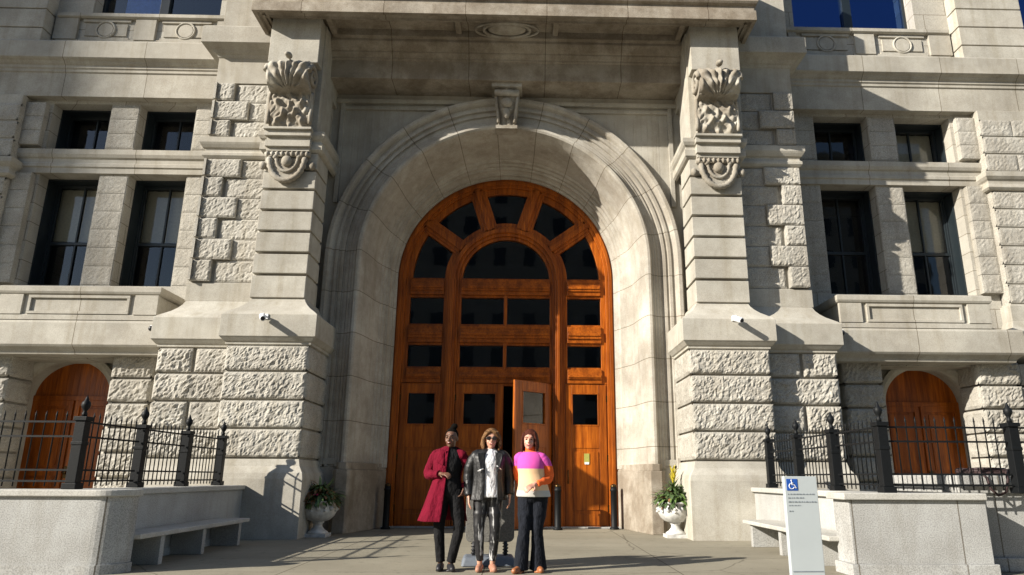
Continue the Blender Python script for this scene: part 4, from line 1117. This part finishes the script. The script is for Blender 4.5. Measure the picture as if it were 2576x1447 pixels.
def face_bits(T, L, lip, smile=True, brow=M_EYE):
    mb = MB()
    for q in (-1, 1): mb.ell(L(q*0.031, -0.0785, 0.008), (0.013, 0.006, 0.007), 12, 8)
    link('eyes', mb, M_EYE, T)
    mb = MB()
    for q in (-1, 1): mb.tube([L(q*0.014, -0.090, 0.030), L(q*0.032, -0.090, 0.036), L(q*0.048, -0.078, 0.028)], 0.0035, 6)
    link('eyebrows', mb, brow, T)
    mb = MB(); mb.tube([L(-0.026, -0.080, -0.048), L(-0.012, -0.091, -0.055), L(0.012, -0.091, -0.055), L(0.026, -0.080, -0.048)], [0.002, 0.0065, 0.0065, 0.002], 8)
    m = link('mouth', mb, lip, T)
    if smile:
        mb = MB(); mb.tube([L(-0.018, -0.0875, -0.050), L(0, -0.096, -0.053), L(0.018, -0.0875, -0.050)], [0.002, 0.0035, 0.002], 8); link('teeth', mb, M_EYEW, T)
def shoe(T, J, q, m, heel=0.0):
    A = V3(*J['an'+q]); fd = V3(*J.get('ft'+q, (0, -1, 0))).normalized(); mb = MB()
    g = V3(A.x, A.y, 0)
    mb.limb([g-fd*0.035+V3(0, 0, 0.045), g+fd*0.05+V3(0, 0, 0.042), g+fd*0.15+V3(0, 0, 0.032)], [0.044, 0.043, 0.034], 16)
    mb.box(g.x-0.03, g.x+0.03, g.y-0.12, g.y+0.05, 0.0, 0.02)
    link('shoe', mb, m, T, mods=RM(0.008, 4))

# ---- woman in maroon coat
def person_one():
    T = thing('person', 'woman with top bun in a maroon knee-length coat over black clothes', 'person', (-0.47, -7.57, 0), rz=R(-6))
    J = dict(pelvis=(0.02, 0, 0.90), chest=(0.01, 0, 1.24), neck=(0.02, 0.01, 1.41), head=(0.035, -0.015, 1.525), shL=(0.175, 0.0, 1.35), shR=(-0.155, 0.0, 1.35),
             elL=(0.27, 0.06, 1.12), wrL=(0.215, -0.02, 0.93), elR=(-0.245, 0.03, 1.10), wrR=(-0.03, -0.165, 1.10),
             hipL=(0.11, 0, 0.86), hipR=(-0.06, 0, 0.86), knL=(0.175, -0.06, 0.48), knR=(-0.075, -0.02, 0.48), anL=(0.085, -0.03, 0.085), anR=(-0.045, 0.0, 0.085), ftL=(0.35, -1, 0), ftR=(0.1, -1, 0))
    sk = skinmat('deep_brown_skin', (0.13, 0.062, 0.036))
    L = body(T, J, sk, 1.0, R(-8), hands=('R',), curl=0.45, palms={'R': (0, 0.6, -1), 'L': (-1, 0, 0)})
    blk = plain('black_cloth', (0.009, 0.009, 0.010), 0.9, spec=0.2, var=0.3, bump=0.3, bscale=150, wrinkle=0.05)
    face_bits(T, L, plain('dark_lip', (0.20, 0.03, 0.035), 0.4), True)
    mb = MB(); c = V3(*J['head'])
    mb.ell(c+V3(0, 0.022, 0.040), (0.082, 0.094, 0.092), 24, 16, fn=lambda n: 0.03*noise.noise(n*9) - (0.16 if n.y < -0.35 and n.z < 0.55 else 0))
    mb.ell(c+V3(0.03, 0.015, 0.150), (0.042, 0.036, 0.038), 22, 14, fn=lambda n: 0.16*noise.noise(n*6)+0.08*noise.noise(n*15))
    mb.ell(c+V3(0.01, 0.01, 0.125), (0.035, 0.035, 0.03))
    link('hair', mb, plain('black_hair', (0.006, 0.005, 0.004), 0.9, spec=0.05, bump=0.8, bscale=120), T, mods=RM(0.007, 2))
    mb = MB()
    loft(mb, [(0.84, 0.02, 0, 0.10, 0.09), (0.86, 0.02, 0, 0.16, 0.12), (0.95, 0.02, 0, 0.168, 0.125), (1.08, 0.015, 0, 0.138, 0.108), (1.2, 0.01, 0, 0.160, 0.128), (1.31, 0.01, 0, 0.165, 0.115), (1.39, 0.02, 0.01, 0.11, 0.075), (1.43, 0.02, 0.01, 0.058, 0.06)], 32, 5, fold=0.01)
    link('black_top', mb, blk, T)
    mb = MB()
    for q in ('L', 'R'):
        H, K, A = (V3(*J[k+q]) for k in ('hip', 'kn', 'an')); wr_tube(mb, [H+V3(0, 0, 0.05), H.lerp(K, 0.5), K, K.lerp(A, 0.5), A+V3(0, 0, 0.01)], [0.095, 0.085, 0.066, 0.060, 0.055], 20, 0.06, 3)
    loft(mb, [(0.80, 0.02, 0, 0.12, 0.08), (0.86, 0.02, 0, 0.165, 0.12), (0.95, 0.02, 0, 0.16, 0.118)], 32, 5)
    link('trousers', mb, blk, T, mods=RM(0.010, 4))
    for q in ('L', 'R'): shoe(T, J, q, M_BPL)
    mar = plain('maroon_wool', (0.135, 0.005, 0.018), 0.95, spec=0.12, var=0.25, scale=8, bump=0.35, bscale=220, wrinkle=0.05)
    mb = MB()
    loft(mb, [(1.435, 0.02, 0.015, 0.068, 0.068), (1.39, 0.015, 0.01, 0.150, 0.095), (1.33, 0.01, 0, 0.195, 0.130), (1.2, 0.005, 0, 0.192, 0.148), (1.06, 0.0, 0, 0.170, 0.135), (0.9, -0.01, 0, 0.205, 0.165), (0.7, -0.025, 0.0, 0.255, 0.20), (0.555, -0.04, 0.0, 0.292, 0.235)],
         64, 7, gap=(274, 352), fold=0.05, fk=6, seed=2)
    link('coat', mb, mar, T, mods=[('SOLIDIFY', dict(thickness=0.012)), ('SUBSURF', dict(levels=1, render_levels=1))])
    mb = MB(); wr_tube(mb, [J['shR'], (-0.205, 0.02, 1.22), J['elR'], (-0.15, -0.07, 1.095), (-0.07, -0.14, 1.10)], [0.072, 0.066, 0.060, 0.054, 0.050], 20, 0.10, 5, cap=True)
    link('sleeve', mb, mar, T, mods=RM(0.009, 4))
    mb = MB(); wr_tube(mb, [J['shL'], (0.225, 0.03, 1.24), J['elL'], (0.25, 0.02, 1.02), J['wrL']], [0.070, 0.064, 0.058, 0.052, 0.050], 20, 0.10, 8, cap=True)
    link('sleeve', mb, mar, T, mods=RM(0.009, 4))
    mb = MB()   # lapel and collar
    for x0, x1 in ((-0.045, -0.02),):
        mb.hexa([(-0.02, -0.155, 1.06), (0.012, -0.150, 1.06), (-0.01, -0.11, 1.38), (-0.075, -0.10, 1.40)], [(-0.02, -0.168, 1.06), (0.012, -0.163, 1.06), (0.0, -0.125, 1.38), (-0.085, -0.115, 1.40)])
        mb.hexa([(-0.085, -0.118, 1.22), (-0.02, -0.150, 1.20), (-0.02, -0.12, 1.36), (-0.095, -0.10, 1.36)], [(-0.10, -0.150, 1.24), (-0.02, -0.166, 1.20), (-0.02, -0.135, 1.36), (-0.10, -0.118, 1.37)])
    link('lapel', mb, mar, T, mods=BEV2)
person_one()

# ---- woman in black leather jacket
def person_two():
    T = thing('person', 'woman with a blonde bob and sunglasses in black leather jacket over white shirt', 'person', (0.03, -7.64, 0), rz=R(3))
    J = dict(pelvis=(0.01, 0, 0.90), chest=(0.015, 0, 1.24), neck=(0.02, 0.01, 1.40), head=(0.03, -0.01, 1.515), shL=(0.19, 0.0, 1.335), shR=(-0.165, 0.0, 1.335),
             elL=(0.255, 0.03, 1.08), wrL=(0.262, -0.02, 0.86), elR=(-0.235, 0.02, 1.07), wrR=(-0.225, -0.04, 0.845),
             hipL=(0.09, 0, 0.86), hipR=(-0.075, 0, 0.86), knL=(0.095, -0.03, 0.48), knR=(-0.095, -0.03, 0.48), anL=(0.075, 0.0, 0.085), anR=(-0.075, 0.0, 0.085), ftL=(0.15, -1, 0), ftR=(-0.12, -1, 0))
    sk = skinmat('light_skin', (0.50, 0.27, 0.185))
    L = body(T, J, sk, 1.0, 0, palms={'R': (1, 0, 0), 'L': (-1, 0, 0)}, curl=0.25)
    face_bits(T, L, plain('rose_lip', (0.42, 0.08, 0.08), 0.4), True, plain('brown_brow', (0.12, 0.07, 0.04), 0.8))
    mb = MB()
    for q in (-1, 1):
        mb.ell(L(q*0.034, -0.096, 0.008), (0.028, 0.007, 0.023), 16, 10); mb.tube([L(q*0.060, -0.094, 0.012), L(q*0.080, -0.05, 0.012), L(q*0.080, 0.0, 0.01)], 0.003, 6)
    mb.tube([L(-0.01, -0.104, 0.014), L(0.01, -0.104, 0.014)], 0.003, 6)
    link('sunglasses', mb, plain('dark_lens', (0.02, 0.015, 0.015), 0.1), T)
    c = V3(*J['head']); mb = MB()
    def hf(n): return 0.06*noise.noise(Vector((n.x*9, n.y*9, n.z*2)))
    mb.ell(c+V3(0, 0.034, 0.046), (0.094, 0.100, 0.096), 30, 20, fn=hf)
    mb.limb([c+V3(0.0, -0.055, 0.105), c+V3(-0.05, -0.075, 0.075), c+V3(-0.082, -0.045, 0.03)], [0.020, 0.018, 0.016]); mb.limb([c+V3(0.0, -0.055, 0.105), c+V3(0.05, -0.07, 0.08), c+V3(0.082, -0.045, 0.03)], [0.020, 0.018, 0.016])
    for q in (-1, 1):
        for k in range(6):
            y = -0.030+0.025*k; mb.limb([c+V3(q*0.070, y, 0.085), c+V3(q*(0.096+0.004*math.sin(k*2)), y, 0.02), c+V3(q*(0.106+0.008*math.sin(k*3+q)), y, -0.06), c+V3(q*(0.090+0.012*math.sin(k*2.3)), y-0.012*math.cos(k), -0.120-0.012*math.sin(k*1.7+q))], [0.018, 0.022, 0.022, 0.010], 12)
    for k in range(5): mb.limb([c+V3(-0.07+0.035*k, 0.09, 0.03), c+V3(-0.085+0.042*k, 0.10, -0.11)], [0.04, 0.03], 12)
    m = plain('blonde_brown_hair', (0.20, 0.105, 0.045), 0.7, spec=0.15, var=0.8, scale=60, bump=0.9, bscale=120)
    link('hair', mb, m, T, mods=RM(0.007, 2))
    wht = plain('white_jersey', (0.62, 0.62, 0.64), 0.9, var=0.12, scale=14, bump=0.4, bscale=60, wrinkle=0.05)
    mb = MB()
    loft(mb, [(0.835, 0.03, -0.01, 0.175, 0.140), (0.87, 0.03, -0.01, 0.178, 0.145), (0.98, 0.02, -0.01, 0.165, 0.14), (1.1, 0.015, -0.01, 0.162, 0.14), (1.24, 0.015, -0.01, 0.170, 0.148), (1.33, 0.015, 0, 0.16, 0.12), (1.385, 0.02, 0.01, 0.11, 0.08), (1.40, 0.02, 0.01, 0.075, 0.062)], 44, 6, fold=0.012, fk=8)
    link('shirt', mb, wht, T)
    lea = plain('black_leather', (0.009, 0.009, 0.010), 0.48, spec=0.4, var=0.3, scale=18, bump=0.25, bscale=40, wrinkle=0.018)
    mb = MB()
    loft(mb, [(1.40, 0.015, 0.015, 0.095, 0.085), (1.375, 0.015, 0.01, 0.165, 0.105), (1.31, 0.01, 0, 0.212, 0.145), (1.2, 0.01, 0, 0.205, 0.165), (1.06, 0.01, 0, 0.195, 0.165), (0.92, 0.01, 0, 0.210, 0.172), (0.80, 0.005, 0.0, 0.222, 0.178)],
         60, 7, gap=(256, 300), fold=0.03, fk=9, seed=1)
    link('jacket', mb, lea, T, mods=[('SOLIDIFY', dict(thickness=0.014)), ('SUBSURF', dict(levels=1, render_levels=1))])
    for q, sgn in (('R', -1), ('L', 1)):
        S, E_, W = (V3(*J[k+q]) for k in ('sh', 'el', 'wr')); mb = MB()
        wr_tube(mb, [S-V3(sgn*0.01, 0, -0.005), S.lerp(E_, 0.5)+V3(sgn*0.012, 0, 0), E_, E_.lerp(W, 0.5), W+V3(0, 0, 0.005)], [0.078, 0.074, 0.066, 0.060, 0.054], 20, 0.07, 4+sgn, cap=True)
        link('sleeve', mb, lea, T, mods=RM(0.009, 3))
    mb = MB()
    for sgn, x in ((-1, -0.055), (1, 0.09)):
        mb.hexa([(x, -0.172, 1.10), (x+sgn*0.03, -0.168, 1.16), (x+sgn*0.075, -0.135, 1.345), (x-sgn*0.012, -0.120, 1.36)], [(x, -0.186, 1.10), (x+sgn*0.045, -0.180, 1.17), (x+sgn*0.085, -0.148, 1.345), (x-sgn*0.014, -0.135, 1.36)])
    link('lapel', mb, lea, T, mods=BEV2)
    mb = MB(); mb.tube([(-0.125, -0.160, 1.135), (-0.06, -0.182, 1.165)], 0.008, 6); mb.tube([(0.10, -0.172, 1.20), (0.155, -0.145, 1.155)], 0.008, 6)
    link('zip', mb, plain('bright_steel_zip', (0.8, 0.8, 0.8), 0.3, metal=0.6), T)
    # glossy black trousers, pale vertical noise streaks mixed into the base colour
    m, t, p = mat('black_pale_streak_trousers')
    n = tnoise(t, uvec(t, 22, 22, 3.5), 1.0, 4, 0.6); t.links.new(ramp(t, n, [(0.57, (0.010, 0.010, 0.012)), (0.64, (0.50, 0.50, 0.50))]), p.inputs['Base Color']); p.inputs['Roughness'].default_value = 0.45
    mb = MB()
    for q in ('L', 'R'):
        H, K, A = (V3(*J[k+q]) for k in ('hip', 'kn', 'an')); wr_tube(mb, [H+V3(0, 0, 0.05), H.lerp(K, 0.5), K, K.lerp(A, 0.5), A+V3(0, 0, 0.03)], [0.095, 0.086, 0.066, 0.056, 0.045], 20, 0.07, 3)
    loft(mb, [(0.80, 0.01, 0, 0.12, 0.08), (0.86, 0.01, 0, 0.165, 0.12), (0.95, 0.01, 0, 0.16, 0.118)], 32, 5)
    link('trousers', mb, m, T, mods=RM(0.010, 4))
    sh = plain('nude_suede', (0.36, 0.17, 0.11), 0.6)
    for q in ('L', 'R'): shoe(T, J, q, sh)
person_two()

# ---- woman in colour-block sweater
def person_three():
    T = thing('person', 'woman with auburn hair in a pink, orange and cream sweater and flared jeans', 'person', (0.53, -7.74, 0), rz=R(-10))
    J = dict(pelvis=(0.05, 0, 0.90), chest=(0.02, 0, 1.22), neck=(0.01, 0.01, 1.385), head=(0.0, -0.015, 1.50), shL=(0.155, 0.0, 1.315), shR=(-0.125, 0.02, 1.315),
             elL=(0.225, 0.03, 1.07), wrL=(0.085, -0.165, 0.985), elR=(-0.155, 0.12, 1.09), wrR=(-0.08, 0.16, 0.92),
             hipL=(0.13, 0.02, 0.86), hipR=(-0.035, 0, 0.86), knL=(0.10, 0.0, 0.47), knR=(-0.045, -0.06, 0.47), anL=(0.105, 0.06, 0.085), anR=(-0.085, -0.05, 0.085), ftL=(0.4, -1, 0), ftR=(-0.35, -1, 0))
    sk = skinmat('fair_skin', (0.58, 0.30, 0.215))
    L = body(T, J, sk, 1.0, R(4), R(3), palms={'L': (0, 1, -0.4), 'R': (1, 0, 0)}, curl=0.4)
    face_bits(T, L, plain('red_lip', (0.5, 0.05, 0.07), 0.4), True, plain('auburn_brow', (0.14, 0.05, 0.03), 0.8))
    c = V3(*J['head']); mb = MB()
    mb.ell(c+V3(0.005, 0.028, 0.045), (0.092, 0.098, 0.097), 30, 20, fn=lambda n: 0.05*noise.noise(Vector((n.x*9, n.y*9, n.z*2))))
    for q in (-1, 1):
        for k in range(5):
            y = -0.03+0.032*k; mb.limb([c+V3(q*0.066, y, 0.08), c+V3(q*0.084, y, 0.0), c+V3(q*(0.086+0.006*math.sin(k*2)), y, -0.07), c+V3(q*(0.085+0.012*math.sin(k*2.7)), y-0.004, -0.125-0.012*math.sin(k*1.9))], [0.018, 0.020, 0.019, 0.009], 12)
    for k in range(5): mb.limb([c+V3(-0.06+0.03*k, 0.085, 0.03), c+V3(-0.07+0.035*k, 0.09, -0.14)], [0.04, 0.03], 12)
    link('hair', mb, plain('auburn_hair', (0.075, 0.018, 0.009), 0.7, spec=0.15, var=0.5, scale=45, bump=0.9, bscale=120), T, mods=RM(0.007, 2))
    def knit(name, stops):
        m, t, p = mat(name); g = nd(t, 'ShaderNodeTexCoord'); s = nd(t, 'ShaderNodeSeparateXYZ'); t.links.new(g.outputs['Object'], s.inputs[0])
        mr = nd(t, 'ShaderNodeMapRange'); t.links.new(s.outputs[2], mr.inputs[0]); mr.inputs[1].default_value = 0.8; mr.inputs[2].default_value = 1.5
        r = nd(t, 'ShaderNodeValToRGB'); r.color_ramp.interpolation = 'CONSTANT'; t.links.new(mr.outputs[0], r.inputs[0])
        while len(r.color_ramp.elements) < len(stops): r.color_ramp.elements.new(0.5)
        for e, (z, c_) in zip(r.color_ramp.elements, stops): e.position = max(0, (z-0.8)/0.7); e.color = (*c_, 1)
        t.links.new(r.outputs[0], p.inputs['Base Color']); p.inputs['Roughness'].default_value = 0.95; p.inputs['Specular IOR Level'].default_value = 0.1
        bp = nd(t, 'ShaderNodeBump'); bp.inputs['Strength'].default_value = 0.6; bp.inputs['Distance'].default_value = 0.006
        t.links.new(tnoise(t, uvec(t, 1, 1, 3), 90, 3), bp.inputs['Height']); t.links.new(bp.outputs[0], p.inputs['Normal']); return m
    mag, orn, crm, gry = (0.60, 0.085, 0.36), (0.80, 0.14, 0.035), (0.74, 0.50, 0.29), (0.46, 0.45, 0.42)
    mb = MB()
    loft(mb, [(0.845, 0.055, 0, 0.200, 0.155), (0.87, 0.05, 0, 0.205, 0.160), (0.98, 0.045, -0.01, 0.178, 0.155), (1.1, 0.03, -0.01, 0.162, 0.150), (1.2, 0.02, -0.01, 0.168, 0.152), (1.3, 0.015, 0, 0.160, 0.12), (1.355, 0.012, 0.01, 0.115, 0.085), (1.375, 0.01, 0.01, 0.072, 0.068), (1.43, 0.008, 0.005, 0.066, 0.066)], 44, 6, fold=0.012, fk=7)
    link('sweater', mb, knit('sweater_body', [(0.8, gry), (0.915, crm), (1.165, mag), (1.362, orn)]), T)
    kn = knit('sweater_sleeve', [(0.8, orn), (1.20, mag)])
    mb = MB(); wr_tube(mb, [J['shL'], (0.205, 0.02, 1.2), J['elL'], (0.165, -0.06, 1.02), (0.11, -0.14, 0.99)], [0.070, 0.070, 0.066, 0.056, 0.044], 20, 0.10, 5, cap=True); link('sleeve', mb, kn, T, mods=RM(0.009, 4))
    mb = MB(); wr_tube(mb, [J['shR'], (-0.145, 0.07, 1.2), J['elR'], (-0.12, 0.15, 1.0), J['wrR']], [0.076, 0.072, 0.066, 0.06, 0.05], 20, 0.10, 8, cap=True); link('sleeve', mb, kn, T, mods=RM(0.009, 4))
    den = plain('dark_denim', (0.010, 0.012, 0.018), 0.9, spec=0.2, var=0.35, scale=10, bump=0.4, bscale=60, wrinkle=0.05)
    mb = MB()
    for q, f in (('L', 0.105), ('R', 0.088)):
        H, K, A = (V3(*J[k+q]) for k in ('hip', 'kn', 'an')); wr_tube(mb, [H+V3(0, 0, 0.05), H.lerp(K, 0.5), K, K.lerp(A, 0.55), A-V3(0, 0, 0.055)], [0.102, 0.092, 0.070, 0.080, f], 22, 0.05, 3)
    loft(mb, [(0.78, 0.05, 0, 0.13, 0.08), (0.84, 0.05, 0, 0.185, 0.13), (0.95, 0.05, 0, 0.165, 0.122)], 32, 5)
    link('jeans', mb, den, T, mods=RM(0.010, 3))
    sh = plain('tan_leather_shoe', (0.33, 0.12, 0.045), 0.45)
    for q in ('L', 'R'): shoe(T, J, q, sh)
person_three()
# ================================================================== off-frame neighbours that shade and reflect
def neighbour(name, label, x0, x1, y0, y1, h, m, face, step=3.2, fl=3.6):
    T = thing(name, label, 'building', ((x0+x1)/2, (y0+y1)/2, 0)); cx, cy = (x0+x1)/2, (y0+y1)/2
    hx, hy = (x1-x0)/2, (y1-y0)/2
    mb = MB(); mb.box(-hx, hx, -hy, hy, 0, h); link('wall', mb, m, T)
    mb = MB(); mb.sweep([(-hx, hy), (-hx, -hy), (hx, -hy), (hx, hy), (-hx, hy)], [(0, h-0.9), (0.3, h-0.7), (0.6, h-0.3), (0.6, h), (0, h+0.1)], caps=False); link('cornice', mb, M_LONG, T)
    n = 0
    w_ = MB()
    fl_n = int((h-2)/fl)
    for k in range(1, fl_n):
        z = 1.2+k*fl
        if 'x' in face:
            yy = -hy+1.5
            while yy < hy-2: w_.box(hx-0.02, hx+0.04, yy, yy+1.3, z, z+2.0); yy += step
        if 'y' in face:
            xx = -hx+1.5
            while xx < hx-2: w_.box(xx, xx+1.3, hy-0.02, hy+0.04, z, z+2.0); xx += step
    o = link('window_panes', w_, plain('neighbour_glass', (0.03, 0.04, 0.05), 0.1), T)
M_LIME = stone('neighbour_limestone', (0.26, 0.24, 0.21), (1.8, 0.8, 0), 0.6, 0.1, 0.1)
neighbour('tower_block', 'tall limestone office block far across the street to the left', -118, -93.2, -45.6, -10, 84, M_LIME, 'x')
M_LIME2 = stone('pale_neighbour_stone', (0.42, 0.40, 0.36), (1.8, 0.8, 0), 0.6, 0.1, 0.1)
neighbour('commercial_block', 'long pale commercial block opposite the entrance behind the camera', -30, 44, -72, -56, 36, M_LIME2, 'y')
